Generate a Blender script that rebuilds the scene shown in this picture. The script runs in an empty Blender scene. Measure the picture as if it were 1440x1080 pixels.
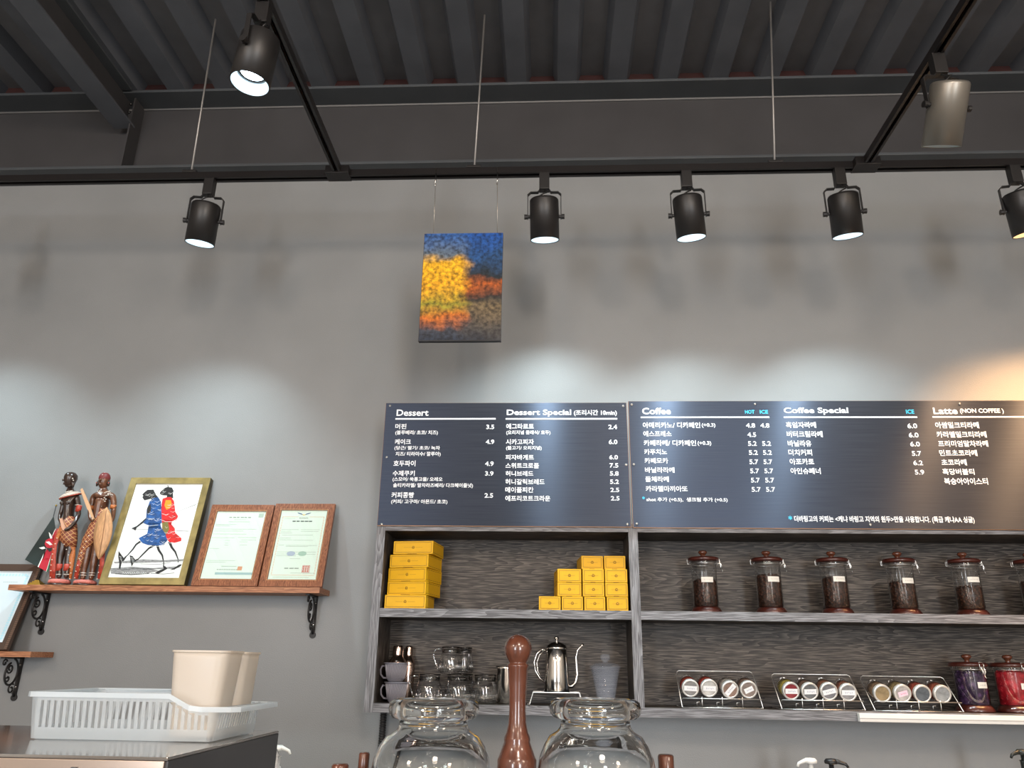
import bpy, bmesh, math, random
from mathutils import Vector, Matrix
random.seed(7)
S = bpy.context.scene
COL = S.collection
PI = math.pi
# ------------------------------------------------------------------ camera
F = 1088.0
def _cam_axes(p, y, r):
    f = Vector((math.sin(y)*math.cos(p), math.cos(y)*math.cos(p), math.sin(p)))
    ri = Vector((math.cos(y), -math.sin(y), 0)); dn = f.cross(ri)
    c, s = math.cos(r), math.sin(r)
    return (c*ri - s*dn, s*ri + c*dn, f)
RI, DN, FW = _cam_axes(math.radians(19.9), math.radians(-2.95), math.radians(0.83))
CP = Vector((0, -3.3, 1.6))
cd = bpy.data.cameras.new('camera'); cam = bpy.data.objects.new('camera', cd); COL.objects.link(cam)
cd.sensor_width = 36; cd.lens = F/1440*36; cd.clip_start = .02
m = Matrix.Identity(4)
for i in range(3):
    m[i][0] = RI[i]; m[i][1] = -DN[i]; m[i][2] = -FW[i]; m[i][3] = CP[i]
cam.matrix_world = m
S.camera = cam
def _ray(x, y): return RI*((x-720)/F) + DN*((y-540)/F) + FW
def W(x, y, Y):
    """point of the world plane y=Y seen at photo pixel (x, y)"""
    d = _ray(x, y); return CP + d*((Y-CP.y)/d.y)
def WZ(x, y, Z):
    d = _ray(x, y); return CP + d*((Z-CP.z)/d.z)
def MPP(Y, Z=1.8):     # metres per pixel near that depth
    return (Vector((0, Y, Z))-CP).dot(FW)/F

# ------------------------------------------------------------------ world, light, exposure
S.view_settings.view_transform = 'Standard'; S.view_settings.look = 'None'
S.view_settings.gamma = 1; S.view_settings.use_curve_mapping = False
S.view_settings.exposure = 0.0
S.cycles.transparent_max_bounces = 40
w = bpy.data.worlds.new('world'); S.world = w; w.use_nodes = True
w.node_tree.nodes['Background'].inputs[0].default_value = (.80, .86, 1.0, 1)
w.node_tree.nodes['Background'].inputs[1].default_value = 0.08
def lamp(kind, name, loc, energy, col, size=.1, aim=None, **k):
    l = bpy.data.lights.new(name, kind); l.energy = energy; l.color = col
    if kind == 'AREA': l.shape = 'RECTANGLE'; l.size = size; l.size_y = k.get('sy', size)
    else: l.shadow_soft_size = size
    if kind == 'SPOT': l.spot_size = k['ang']; l.spot_blend = k['blend']
    o = bpy.data.objects.new(name, l); o.location = loc; COL.objects.link(o)
    if aim is not None: o.rotation_euler = (Vector(aim)-Vector(loc)).to_track_quat('-Z', 'Y').to_euler()
    return o
# the room's other ceiling lamps, behind the photographer
for x, y, z, e, c in ((-3.0,-5.6,3.6,160,(1,.84,.70)), (.6,-5.0,3.7,198,(1,.84,.70)), (3.2,-5.6,3.6,160,(1,.80,.62)),
                      (-1.6,-8.2,3.4,130,(1,.82,.66)), (1.8,-8.4,3.4,130,(1,.78,.58))):
    lamp('POINT', 'room_light', (x, y, z), e, c, .30)
for i in range(12):
    lamp('POINT', 'small_ceiling_lamp', (-3.2+(i % 6)*1.25+.3*(i//6), -4.6-1.7*(i//6)-.25*(i % 3), 3.05+.15*(i % 2)), 9, ((1,.62,.32), (.9,.95,1), (1,.8,.6))[i % 3], .03)
lamp('AREA', 'added_highlight_panel', (2.6,-9.2,1.9), 250, (.90,.95,1), 1.0, (0,0,2.0), sy=2.3)  # added unseen area lights, tall so they streak the glass and steel
lamp('AREA', 'added_highlight_panel', (-2.8,-9.2,1.9), 210, (.90,.95,1), .9, (0,0,2.0), sy=2.3)

# ------------------------------------------------------------------ materials
MATS = {}
def mat(name, col=(.5,.5,.5), rough=.5, metal=0, spec=.5, bump=0, bscale=200, bdist=.001, trans=0, ior=1.45, coat=0, emit=None, es=0,
        var=0, vscale=8, stretch=(1,1,1), sub=0):
    if name in MATS: return MATS[name]
    m = bpy.data.materials.new(name); m.use_nodes = True; nt = m.node_tree; b = nt.nodes['Principled BSDF']
    b.inputs['Base Color'].default_value = (*col, 1); b.inputs['Roughness'].default_value = rough
    b.inputs['Metallic'].default_value = metal; b.inputs['Specular IOR Level'].default_value = spec
    b.inputs['Transmission Weight'].default_value = trans; b.inputs['IOR'].default_value = ior
    b.inputs['Coat Weight'].default_value = coat
    if emit: b.inputs['Emission Color'].default_value = (*emit, 1); b.inputs['Emission Strength'].default_value = es
    if bump or var:
        tc = nt.nodes.new('ShaderNodeTexCoord'); mp = nt.nodes.new('ShaderNodeMapping'); mp.inputs['Scale'].default_value = stretch
        nt.links.new(tc.outputs['Object'], mp.inputs['Vector'])
    if bump:
        n = nt.nodes.new('ShaderNodeTexNoise'); n.inputs['Scale'].default_value = bscale; n.inputs['Detail'].default_value = 3
        nt.links.new(mp.outputs[0], n.inputs['Vector'])
        bu = nt.nodes.new('ShaderNodeBump'); bu.inputs['Strength'].default_value = bump; bu.inputs['Distance'].default_value = bdist
        nt.links.new(n.outputs['Fac'], bu.inputs['Height']); nt.links.new(bu.outputs[0], b.inputs['Normal'])
    if var:
        n = nt.nodes.new('ShaderNodeTexNoise'); n.inputs['Scale'].default_value = vscale; n.inputs['Detail'].default_value = 5
        nt.links.new(mp.outputs[0], n.inputs['Vector'])
        r = nt.nodes.new('ShaderNodeValToRGB'); r.color_ramp.elements[0].position = .3; r.color_ramp.elements[1].position = .7
        r.color_ramp.elements[0].color = (*[c*(1-var) for c in col], 1); r.color_ramp.elements[1].color = (*[min(1, c*(1+var)) for c in col], 1)
        nt.links.new(n.outputs['Fac'], r.inputs[0]); nt.links.new(r.outputs[0], b.inputs['Base Color'])
    MATS[name] = m
    return m
def nodes_of(m): return m.node_tree.nodes, m.node_tree.links, m.node_tree.nodes['Principled BSDF']
def thin_glass(name, tint=(.95,.97,1), refl=1.0, rough=.02):
    if name in MATS: return MATS[name]
    m = bpy.data.materials.new(name); m.use_nodes = True; N = m.node_tree.nodes; L = m.node_tree.links; N.clear()
    o = N.new('ShaderNodeOutputMaterial'); mx = N.new('ShaderNodeMixShader'); t = N.new('ShaderNodeBsdfTransparent'); g = N.new('ShaderNodeBsdfGlossy')
    fr = N.new('ShaderNodeFresnel'); ge = N.new('ShaderNodeNewGeometry'); mr = N.new('ShaderNodeMapRange')
    mr.inputs[3].default_value = 1.5; mr.inputs[4].default_value = 1/1.5; L.new(ge.outputs['Backfacing'], mr.inputs[0]); L.new(mr.outputs[0], fr.inputs[0])
    ma = N.new('ShaderNodeMath'); ma.operation = 'MULTIPLY_ADD'; ma.inputs[1].default_value = refl; ma.inputs[2].default_value = .02; ma.use_clamp = True
    t.inputs[0].default_value = (*tint, 1); g.inputs['Roughness'].default_value = rough
    L.new(fr.outputs[0], ma.inputs[0]); L.new(ma.outputs[0], mx.inputs[0]); L.new(t.outputs[0], mx.inputs[1]); L.new(g.outputs[0], mx.inputs[2]); L.new(mx.outputs[0], o.inputs[0])
    MATS[name] = m
    return m
def milky(name, col, alpha=.35, rough=.3):
    """translucent plastic: part see-through, part diffuse, part translucent"""
    if name in MATS: return MATS[name]
    m = bpy.data.materials.new(name); m.use_nodes = True; N = m.node_tree.nodes; L = m.node_tree.links; b = N['Principled BSDF']
    b.inputs['Base Color'].default_value = (*col, 1); b.inputs['Roughness'].default_value = rough
    o = N['Material Output']; tr = N.new('ShaderNodeBsdfTranslucent'); tr.inputs[0].default_value = (*col, 1)
    t = N.new('ShaderNodeBsdfTransparent'); a = N.new('ShaderNodeMixShader'); c = N.new('ShaderNodeMixShader')
    a.inputs[0].default_value = .45; c.inputs[0].default_value = alpha
    L.new(b.outputs[0], a.inputs[1]); L.new(tr.outputs[0], a.inputs[2]); L.new(a.outputs[0], c.inputs[1]); L.new(t.outputs[0], c.inputs[2]); L.new(c.outputs[0], o.inputs[0])
    MATS[name] = m
    return m
def wood_grain(name, dark, mid, light, axis='x', scale=1.0, rough=.5, fig=.6, bump=.15):
    """laminate / timber with long grain lines and cathedral figure along one axis"""
    if name in MATS: return MATS[name]
    m = mat(name, mid, rough, spec=.4); N, L, b = nodes_of(m)
    tc = N.new('ShaderNodeTexCoord'); mp = N.new('ShaderNodeMapping')
    mp.inputs['Scale'].default_value = {'x': (1.1*scale, 6*scale, 13*scale), 'z': (13*scale, 6*scale, 1.1*scale), 'y': (13*scale, 1.1*scale, 13*scale)}[axis]
    L.new(tc.outputs['Object'], mp.inputs['Vector'])
    n1 = N.new('ShaderNodeTexNoise'); n1.inputs['Scale'].default_value = 1.0; n1.inputs['Detail'].default_value = 2; n1.inputs['Distortion'].default_value = .3
    L.new(mp.outputs[0], n1.inputs['Vector'])
    k = N.new('ShaderNodeMath'); k.operation = 'MULTIPLY'; k.inputs[1].default_value = 26; L.new(n1.outputs['Fac'], k.inputs[0])
    s = N.new('ShaderNodeMath'); s.operation = 'FRACT'; L.new(k.outputs[0], s.inputs[0])
    mp2 = N.new('ShaderNodeMapping'); q = 12*scale
    mp2.inputs['Scale'].default_value = {'x': (q, q*9, q*25), 'z': (q*25, q*9, q), 'y': (q*25, q, q*25)}[axis]
    L.new(tc.outputs['Object'], mp2.inputs['Vector'])
    n2 = N.new('ShaderNodeTexNoise'); n2.inputs['Scale'].default_value = 1; n2.inputs['Detail'].default_value = 4; L.new(mp2.outputs[0], n2.inputs['Vector'])
    mx = N.new('ShaderNodeMix'); mx.data_type = 'FLOAT'; mx.inputs[0].default_value = 1-fig*.5
    L.new(s.outputs[0], mx.inputs[2]); L.new(n2.outputs['Fac'], mx.inputs[3])
    r = N.new('ShaderNodeValToRGB'); e = r.color_ramp.elements
    e[0].position = .42; e[0].color = (*dark, 1); e[1].position = .61; e[1].color = (*light, 1); x = e.new(.5); x.color = (*mid, 1)
    L.new(mx.outputs[0], r.inputs[0]); L.new(r.outputs[0], b.inputs['Base Color'])
    bu = N.new('ShaderNodeBump'); bu.inputs['Strength'].default_value = bump; bu.inputs['Distance'].default_value = .001
    L.new(n2.outputs['Fac'], bu.inputs['Height']); L.new(bu.outputs[0], b.inputs['Normal'])
    return m

GREYWOOD = wood_grain('grey_oak_laminate', (.016,.012,.010), (.043,.035,.029), (.120,.102,.087), 'x', 1.0, .5, .30)
GREYWOODZ = wood_grain('grey_oak_laminate_upright', (.016,.012,.010), (.043,.035,.029), (.120,.102,.087), 'z', 1.0, .5, .30)
LITWOOD = wood_grain('grey_oak_lit_edge', (.080,.078,.083), (.140,.138,.146), (.24,.24,.255), 'x', 1.0, .42, .30)  # same grey laminate lightened: lamp light on the front edges put into the colour
LITWOODZ = wood_grain('grey_oak_lit_edge_upright', (.080,.078,.083), (.140,.138,.146), (.24,.24,.255), 'z', 1.0, .42, .30)
SHELFWOOD = wood_grain('red_brown_shelf_wood', (.20,.075,.035), (.32,.13,.062), (.42,.19,.095), 'x', 1.5, .45, .3, .05)
FRAMEWOOD = wood_grain('certificate_frame_wood', (.13,.045,.022), (.22,.080,.038), (.30,.12,.06), 'z', 2.0, .38, .3, .05)
REDWOOD = mat('polished_red_brown_wood', (.100,.032,.017), .26, coat=.5, var=.35, vscale=30, stretch=(3,3,.4))
LIDWOOD = mat('mahogany_lid_wood', (.055,.012,.008), .3, coat=.4, var=.3, vscale=40)
BLACK = mat('black_painted_metal', (.012,.011,.011), .42)
BLACKIRON = mat('black_wrought_iron', (.010,.009,.009), .5, bump=.3, bscale=150)
STEEL = mat('stainless_steel', (.62,.60,.57), .14, 1)
CHROME = mat('chrome_wire', (.86,.86,.86), .34, 1)
ROSE = mat('rose_steel', (.55,.42,.36), .16, 1)
WHITE = mat('white_print', (.86,.87,.88), .5)
CYAN = mat('cyan_print', (.04,.52,.80), .5)
PAPER = mat('white_paper', (.66,.68,.66), .7)
GLASS = thin_glass('clear_glass', (.985,.99,.99), 2.2, .012)
GREYGLASS = milky('grey_tinted_plastic', (.36,.34,.38), .30, .2)

# ------------------------------------------------------------------ mesh helpers
class MB:
    def __init__(s): s.v = []; s.f = []; s.sm = []
    def add(s, vs, fs, smooth=False, M=None):
        b = len(s.v); s.v += [tuple(M @ Vector(p)) if M is not None else tuple(p) for p in vs]
        s.f += [tuple(b+i for i in f) for f in fs]; s.sm += [smooth]*len(fs); return s
    def box(s, x0, x1, y0, y1, z0, z1, M=None):
        vs = [(x,y,z) for x in (x0,x1) for y in (y0,y1) for z in (z0,z1)]
        return s.add(vs, [(0,1,3,2),(4,6,7,5),(0,4,5,1),(2,3,7,6),(0,2,6,4),(1,5,7,3)], False, M)
    def lathe(s, prof, c=(0,0,0), n=32, M=None, smooth=True, caps=False):
        """prof: (r, z) pairs"""
        vs = []; fs = []
        for r, z in prof:
            for k in range(n):
                a = 2*PI*k/n; vs.append((c[0]+max(r,1e-5)*math.cos(a), c[1]+max(r,1e-5)*math.sin(a), c[2]+z))
        for i in range(len(prof)-1):
            for k in range(n):
                k2 = (k+1) % n; fs.append((i*n+k, i*n+k2, (i+1)*n+k2, (i+1)*n+k))
        s.add(vs, fs, smooth, M)
        if caps:
            s.add([vs[k] for k in range(n)], [tuple(reversed(range(n)))], False, M); s.add(vs[-n:], [tuple(range(n))], False, M)
        return s
    def tube(s, pts, r, n=8, closed=False, smooth=True):
        pts = [Vector(p) for p in pts]; R = r if isinstance(r, (list, tuple)) else [r]*len(pts)
        vs = []; fs = []; N = len(pts); up = None
        for i, p in enumerate(pts):
            if closed: d = pts[(i+1) % N]-pts[i-1]
            else: d = pts[min(i+1, N-1)]-pts[max(i-1, 0)]
            d.normalize()
            if up is None: up = d.orthogonal().normalized()
            up = (up - d*up.dot(d))
            up = up.normalized() if up.length > 1e-6 else d.orthogonal().normalized()
            q = d.cross(up)
            for k in range(n):
                a = 2*PI*k/n; vs.append(p + (up*math.cos(a)+q*math.sin(a))*R[i])
        for i in range(N if closed else N-1):
            j = (i+1) % N
            for k in range(n): fs.append((i*n+k, i*n+(k+1) % n, j*n+(k+1) % n, j*n+k))
        if not closed: fs += [tuple(reversed(range(n))), tuple((N-1)*n+k for k in range(n))]
        return s.add(vs, fs, smooth)
    def prism(s, poly, d, M=None):
        """closed 2-D polygon in x,z extruded along y by d"""
        n = len(poly); vs = [(x,0,z) for x,z in poly]+[(x,d,z) for x,z in poly]
        return s.add(vs, [tuple(range(n)), tuple(reversed(range(n,2*n)))]+[(i,n+i,n+(i+1)%n,(i+1)%n) for i in range(n)], False, M)
    def ball(s, c, r, n=12, sc=(1,1,1)):
        pr = [(r*math.sin(PI*i/n), -r*math.cos(PI*i/n)) for i in range(n+1)]
        M = Matrix.Translation(c) @ Matrix.Diagonal((*sc, 1))
        return s.lathe(pr, n=max(8, n+4), M=M)
    def build(s, name, m, parent=None, bevel=0, off=True, seg=2):
        me = bpy.data.meshes.new(name)
        o0 = Vector((0,0,0))
        if parent is not None and off:
            r = parent
            while r.parent: r = r.parent
            o0 = r.location
        me.from_pydata([tuple(Vector(p)-o0) for p in s.v], [], s.f)
        me.polygons.foreach_set('use_smooth', s.sm)
        bm = bmesh.new(); bm.from_mesh(me)
        bmesh.ops.remove_doubles(bm, verts=bm.verts, dist=2e-6)
        bmesh.ops.recalc_face_normals(bm, faces=bm.faces)
        if bevel:
            ed = [e for e in bm.edges if len(e.link_faces) == 2 and e.calc_face_angle(0) > .6]
            bmesh.ops.bevel(bm, geom=ed, offset=bevel, segments=seg, profile=.7, affect='EDGES')
        bm.to_mesh(me); bm.free(); me.update()
        o = bpy.data.objects.new(name, me); COL.objects.link(o)
        if m is not None: me.materials.append(m)
        if parent is not None: o.parent = parent
        return o
def thing(name, label, cat, loc=(0,0,0), group=None, rz=0):
    o = bpy.data.objects.new(name, None); o.empty_display_size = .05; COL.objects.link(o); o.location = loc; o.rotation_euler = (0,0,rz)
    o['label'] = label; o['category'] = cat
    if group: o['group'] = group
    return o
def struct(o, label=None, cat=None):
    o['kind'] = 'structure'
    if label: o['label'] = label
    if cat: o['category'] = cat
    return o
TEXTS = []
def put_text(s, x0, z0, x1, z1, y, m, parent, bold=.02, name='lettering', M=None):
    """fit the text into the rectangle x0..x1, z0..z1 on the plane y (world or M space); built in flush_text"""
    c = bpy.data.curves.new('t', 'FONT'); c.body = s; c.size = 1; c.resolution_u = 3; c.offset = bold; c.fill_mode = 'FRONT'
    TEXTS.append((bpy.data.objects.new('t', c), x0, z0, x1, z1, y, m, parent, name, M))
def flush_text():
    for t in TEXTS: COL.objects.link(t[0])
    dg = bpy.context.evaluated_depsgraph_get(); ms = [bpy.data.meshes.new_from_object(t[0].evaluated_get(dg)) for t in TEXTS]
    for (o, x0, z0, x1, z1, y, m, parent, name, M), me in zip(TEXTS, ms):
        c = o.data; bpy.data.objects.remove(o); bpy.data.curves.remove(c)
        me.name = name
        xs = [v.co.x for v in me.vertices]; ys = [v.co.y for v in me.vertices]
        ax, bx, ay, by = min(xs), max(xs), min(ys), max(ys)
        o0 = parent.location if M is None else Vector((0,0,0))
        for v in me.vertices:
            p = Vector((x0+(v.co.x-ax)/(bx-ax)*(x1-x0), y, z0+(v.co.y-ay)/(by-ay)*(z1-z0)))
            if M is not None: p = M @ p
            v.co = p-o0
        me.materials.clear(); me.materials.append(m)
        q = bpy.data.objects.new(name, me); COL.objects.link(q); q.parent = parent

# ------------------------------------------------------------------ the room
WX0, WX1 = -4.6, 4.6
wallm = mat('grey_wall_paint', (.214,.221,.224), .40, spec=.45, bump=.32, bscale=260, bdist=.0022, var=.05, vscale=3)
n = MB().box(WX0, WX1, 0, .12, 0, 3.90).build('wall_back', wallm); struct(n)
sidem = mat('warm_grey_side_wall', (.36,.34,.31), .6, bump=.1, bscale=200)
struct(MB().box(WX0-.12, WX0, -9.6, .12, 0, 4.44).build('wall_left', sidem)); struct(MB().box(WX1, WX1+.12, -9.6, .12, 0, 4.44).build('wall_right', sidem))
struct(MB().box(WX0-.12, WX1+.12, -9.72, -9.6, 0, 4.44).build('wall_front', sidem))
floorm = mat('grey_concrete_floor', (.22,.20,.18), .35, bump=.1, bscale=30, var=.15, vscale=3)
struct(MB().box(WX0-.12, WX1+.12, -9.72, .12, -.1, 0).build('floor', floorm))

deckm = mat('grey_painted_steel_deck', (.074,.080,.092), .5, metal=.0, bump=.1, bscale=90, var=.12, vscale=6)
troughm = mat('dark_deck_trough', (.085,.085,.09), .6, var=.15, vscale=6)
primer = mat('dark_red_primer', (.030,.006,.005), .7)
ceil = struct(MB().box(WX0-.12, WX1+.12, -9.72, .12, 4.440, 4.50).build('ceiling', troughm))
pitch, x0r = .2524, -.712
for k in range(-18, 24):
    xa = x0r + k*pitch
    if xa < WX0+.05 or xa > WX1-.2: continue
    # hat-shaped rib, open side up
    pr = [(xa,4.376),(xa+.095,4.376),(xa+.119,4.440),(xa+.116,4.440),(xa+.093,4.379),(xa+.002,4.379),(xa-.019,4.440),(xa-.022,4.440)]
    mb = MB(); vs = [(x,-9.6,z) for x,z in pr]+[(x,-.04,z) for x,z in pr]; nn = len(pr)
    mb.add(vs, [(i,(i+1)%nn,nn+(i+1)%nn,nn+i) for i in range(nn)])
    mb.build('deck_rib', deckm, ceil)
cl = MB().box(WX0, WX1, -.10, -.04, 4.37, 4.440).build('deck_closure', primer, ceil)

beamm = mat('dark_painted_steel_beam', (.038,.037,.039), .5, bump=.12, bscale=60, var=.12, vscale=4)
flangem = mat('dark_painted_beam_flange', (.052,.058,.064), .5, bump=.12, bscale=60, var=.12, vscale=4)
weldm = mat('worn_weld_line', (.14,.14,.14), .6)
bt = thing('steel_beam', 'dark wide-flange steel beam running along the top of the grey wall', 'beam', (0,0,3.897)); bt['kind'] = 'structure'
MB().box(WX0,WX1,-.006,.006,3.912,4.36).build('web', beamm, bt)
MB().box(WX0,WX1,-.138,.138,3.897,3.912).build('bottom_flange', flangem, bt, .002)
MB().box(WX0,WX1,-.138,.138,4.36,4.375).build('top_flange', flangem, bt, .002)
MB().tube([(WX0,-.009,4.356),(WX1,-.009,4.356)], .006, 6).build('weld_seam', weldm, bt)
MB().tube([(WX0,-.009,3.916),(WX1,-.009,3.916)], .004, 6).build('weld_seam', beamm, bt)
for xs in (-2.16, 3.5): MB().box(xs-.004, xs+.004, -.10, -.006, 3.913, 4.359).build('stiffener', beamm, bt)
jo = thing('ceiling_joist', 'dark steel joist running from the wall beam towards the viewer, upper left', 'joist', (-2.21,-.08,4.197)); jo['kind'] = 'structure'
MB().box(-2.266,-2.155,-9.5,-.06,4.197,4.209).build('bottom_flange', deckm, jo, .001)
MB().box(-2.214,-2.206,-9.5,-.06,4.209,4.364).build('web', beamm, jo)
MB().box(-2.266,-2.155,-9.5,-.15,4.364,4.375).build('top_flange', flangem, jo)
for yy in (-.10, -.06):
    for zz in (4.26, 4.31): MB().ball((-2.17, yy-.01, zz), .008, 6).build('bolt', BLACK, jo)

# ------------------------------------------------------------------ lighting tracks
TZ0, TZ1 = 3.522, 3.552
railm = mat('black_track_aluminium', (.016,.014,.014), .3, metal=.3)
copper = mat('copper_track_contact', (.30,.20,.15), .3, metal=1)
def track(name, label, p0, p1, wd=.034):
    """horizontal channel between two points; slot with two contact strips beneath"""
    p0 = Vector(p0); p1 = Vector(p1); t = thing(name, label, 'track', (p0+p1)/2)
    d = (p1-p0).normalized(); L = (p1-p0).length; n_ = Vector((-d.y, d.x, 0)); c = (p0+p1)/2
    M = Matrix(((d.x,n_.x,0,c.x),(d.y,n_.y,0,c.y),(0,0,1,0),(0,0,0,1)))
    h = wd/2
    MB().box(-L/2,L/2,-h,h,TZ1-.004,TZ1,M).box(-L/2,L/2,-h,-h+.005,TZ0,TZ1-.004,M).box(-L/2,L/2,h-.005,h,TZ0,TZ1-.004,M)\
        .box(-L/2,L/2,-h+.005,-h+.010,TZ0,TZ0+.003,M).box(-L/2,L/2,h-.010,h-.005,TZ0,TZ0+.003,M).build('channel', railm, t)
    for s in (-1, 1): MB().box(-L/2,L/2,s*.006-.0012,s*.006+.0012,TZ0+.010,TZ0+.0125,M).build('contact_strip', copper, t)
    return t
YT = -.56
wt = track('lighting_track', 'long black lighting track hung along the wall below the beam', (WX0+.3,YT,0), (4.2,YT,0))
track('lighting_track', 'black lighting track running towards the viewer with a lit spotlight, upper left', (-.885,YT-.02,0), (-.885,-3.4,0))
track('lighting_track', 'black lighting track running towards the viewer with an unlit spotlight, upper right', (1.29,YT-.02,0), (1.29,-3.4,0))
for xx in (-.885, 1.29): MB().box(xx-.05,xx+.05,YT-.045,YT+.02,TZ0-.004,TZ1+.002).build('junction_box', railm, wt, .002)
rodm = mat('bare_threaded_rod', (.30,.29,.28), .45, metal=.7, bump=.5, bscale=900)
for (bx, by, tx, ty, lb) in ((270,238,298,60,'thin threaded rod holding the wall track, the one above the leftmost spotlight'),
                             (667,236,681,30,'thin threaded rod holding the wall track, the one beside the painting wires'),
                             (1088,220,1083,-6,'thin threaded rod holding the wall track, between the two right white spotlights')):
    a = W(bx, by, YT+.0); b = W(tx, ty, YT); k = (4.378-TZ1)/(b.z-a.z); b = a+(b-a)*k; a.z = TZ1-.003
    t = thing('hanging_rod', lb, 'rod', a, 'threaded rods holding the wall track')
    MB().tube([a, b], .0042, 8).build('rod', rodm, t)
    MB().box(a.x-.03, a.x+.03, YT-.021, YT+.021, TZ1-.001, TZ1+.010).build('clamp', BLACK, t, .002)
    MB().lathe([(0,0),(.009,0),(.009,.008),(0,.008)], (a.x, a.y, TZ1+.010), 6, smooth=False).build('nut', rodm, t)
cabm = mat('black_cable', (.010,.010,.010), .5)
pts = [(x, YT+.026+.002*math.sin(x*3.1), TZ1-.004+.007*math.sin(x*2.3)) for x in [-.9+.12*i for i in range(20)]]
t = thing('loose_cable', 'thin black cable lying along the back of the wall lighting track', 'cable', pts[0]); MB().tube(pts, .005, 6).build('cable', cabm, t)

# ------------------------------------------------------------------ track spotlights
reflm = mat('white_reflector', (.70,.80,.84), .35, metal=.0, spec=.8)
coolm = mat('cool_bulb_face', (1,1,1), .4, emit=(.72,.88,1), es=12)
warmm = mat('warm_bulb_face', (1,1,1), .4, emit=(1,.52,.20), es=12)
offm = mat('unlit_bulb_face', (.35,.35,.35), .2)
warmrefl = mat('warm_reflector', (.9,.85,.8), .35, spec=.8)
def spotlight(label, px, py, qx, qy, tilt, lean, turn=0, lit='cool', e=60, Y=YT, X=None, ztop=None, rad=.059, length=.168, bodym=BLACK, ang=103):
    """adapter under the track at pixel px; pivot from there; tilt = degrees toward the wall, lean = sideways"""
    a = W(px, py, Y) if X is None else Vector((X, Y, 0))
    x = a.x
    t = thing('track_spotlight', label, 'spotlight', (x, Y, TZ0), 'spotlights on the tracks')
    MB().box(x-.021,x+.021,Y-.017,Y+.017,TZ0-.078,TZ0+.004).build('adapter', BLACK, t, .003)
    R = Matrix.Rotation(math.radians(turn), 4, 'Z')
    zp = TZ0-.078                                    # under the adapter
    piv = Vector((x, Y, zp-.125))                    # knobs' axis
    A = Matrix.Translation(piv) @ R
    yk = MB(); hw = rad+.009
    for s in (-1, 1):
        pr = [(0,zp+.001),(.020*s,zp+.001),(.027*s,zp-.010),((hw-.012)*s,zp-.010),(hw*s,zp-.022),(hw*s,piv.z-.008)]
        for (x0_, z0_), (x1_, z1_) in zip(pr, pr[1:]):
            p = A @ Vector((x0_,0,z0_-piv.z)); q = A @ Vector((x1_,0,z1_-piv.z)); d = (q-p); L = d.length
            if L < 1e-5: continue
            d.normalize(); yv = (A.to_3x3() @ Vector((0,1,0))); nv = d.cross(yv)
            Mx = Matrix(((d.x,yv.x,nv.x,p.x),(d.y,yv.y,nv.y,p.y),(d.z,yv.z,nv.z,p.z),(0,0,0,1)))
            yk.box(-.0015, L+.0015, -.008, .008, -.0016, .0016, Mx)
    yk.build('yoke', BLACK, t)
    for s in (-1, 1):
        Mk = A @ Matrix.Rotation(PI/2*s, 4, 'Y')
        MB().lathe([(0,rad-.004),(.007,rad-.004),(.007,hw+.002),(.010,hw+.002),(.011,hw+.014),(0,hw+.014)], n=14, M=Mk, smooth=False).build('knob', BLACK, t)
    B = A @ Matrix.Rotation(math.radians(lean), 4, 'Y') @ Matrix.Rotation(math.radians(tilt), 4, 'X')
    top = .070; bot = top-length
    MB().lathe([(0,top+.004),(rad*.90,top+.004),(rad*.97,top),(rad,top-.006),(rad,bot),(rad-.003,bot),(rad-.003,bot+.02),(rad-.003,top-.01),(0,top-.01)], n=40, M=B).build('housing', bodym, t)
    rm = warmrefl if lit == 'warm' else reflm
    MB().lathe([(rad-.0035,bot+.002),(rad-.005,bot+.012),(rad-.016,bot+.042)], n=40, M=B).build('reflector', rm, t)
    MB().lathe([(rad-.016,bot+.042),(rad-.020,bot+.038),(rad-.024,bot+.042)], n=32, M=B).build('bulb_ring', BLACK, t)
    bm_ = {'cool': coolm, 'warm': warmm, 'off': offm}[lit]
    MB().lathe([(rad-.0235,bot+.041),(rad-.030,bot+.037),(0,bot+.035)], n=28, M=B).build('bulb', bm_, t)
    # cable loop from adapter into the housing's top
    c0 = Vector((x, Y-.004, zp+.002)); c3 = B @ Vector((-.030, -.010, top)); c1 = c0+Vector((.035,-.012,-.03)); c2 = c3+Vector((.030,-.02,.035))
    MB().tube([((1-u)**3*c0+3*u*(1-u)**2*c1+3*u*u*(1-u)*c2+u**3*c3) for u in [i/10 for i in range(11)]], .003, 6).build('cable', cabm, t)
    if lit != 'off':
        d = (B.to_3x3() @ Vector((0,0,-1)))
        p = B @ Vector((0,0,bot+.003))
        lamp('SPOT', 'spotlight_beam', p, e, (.78,.95,1.0) if lit == 'cool' else (1,.55,.24), .028, p+d, ang=math.radians(ang), blend=1.0)
    return t
SP = 74
spotlight('leftmost lit black spotlight on the wall track, cool white', 297, 250, 0,0, 12, 5, 8, e=SP)
spotlight('lit black spotlight just right of the hanging painting, cool white', 765.5, 250, 0,0, 16, -1, 0, e=SP)
spotlight('lit black spotlight above the crack between the two menu boards, cool white', 964.5, 245, 0,0, 14, -4, -5, e=SP)
spotlight('second spotlight from the right on the wall track, lit cool white', 1179, 240, 0,0, 16, -3, -8, e=SP)
spotlight('lit black spotlight with an orange glow, cut by the right picture edge', 1424, 236, 0,0, 14, -8, -10, lit='warm', e=SP*2.0)
spotlight('lit black spotlight on the left track nearer the viewer, tilted down', 0, 0, 0,0, 5, 0, 82, e=40, Y=-1.47, X=-.885, ang=90)
spotlight('cool white spotlight on the wall track beyond the left picture edge', -60, 250, 0,0, 12, 0, 0, e=SP)
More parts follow.
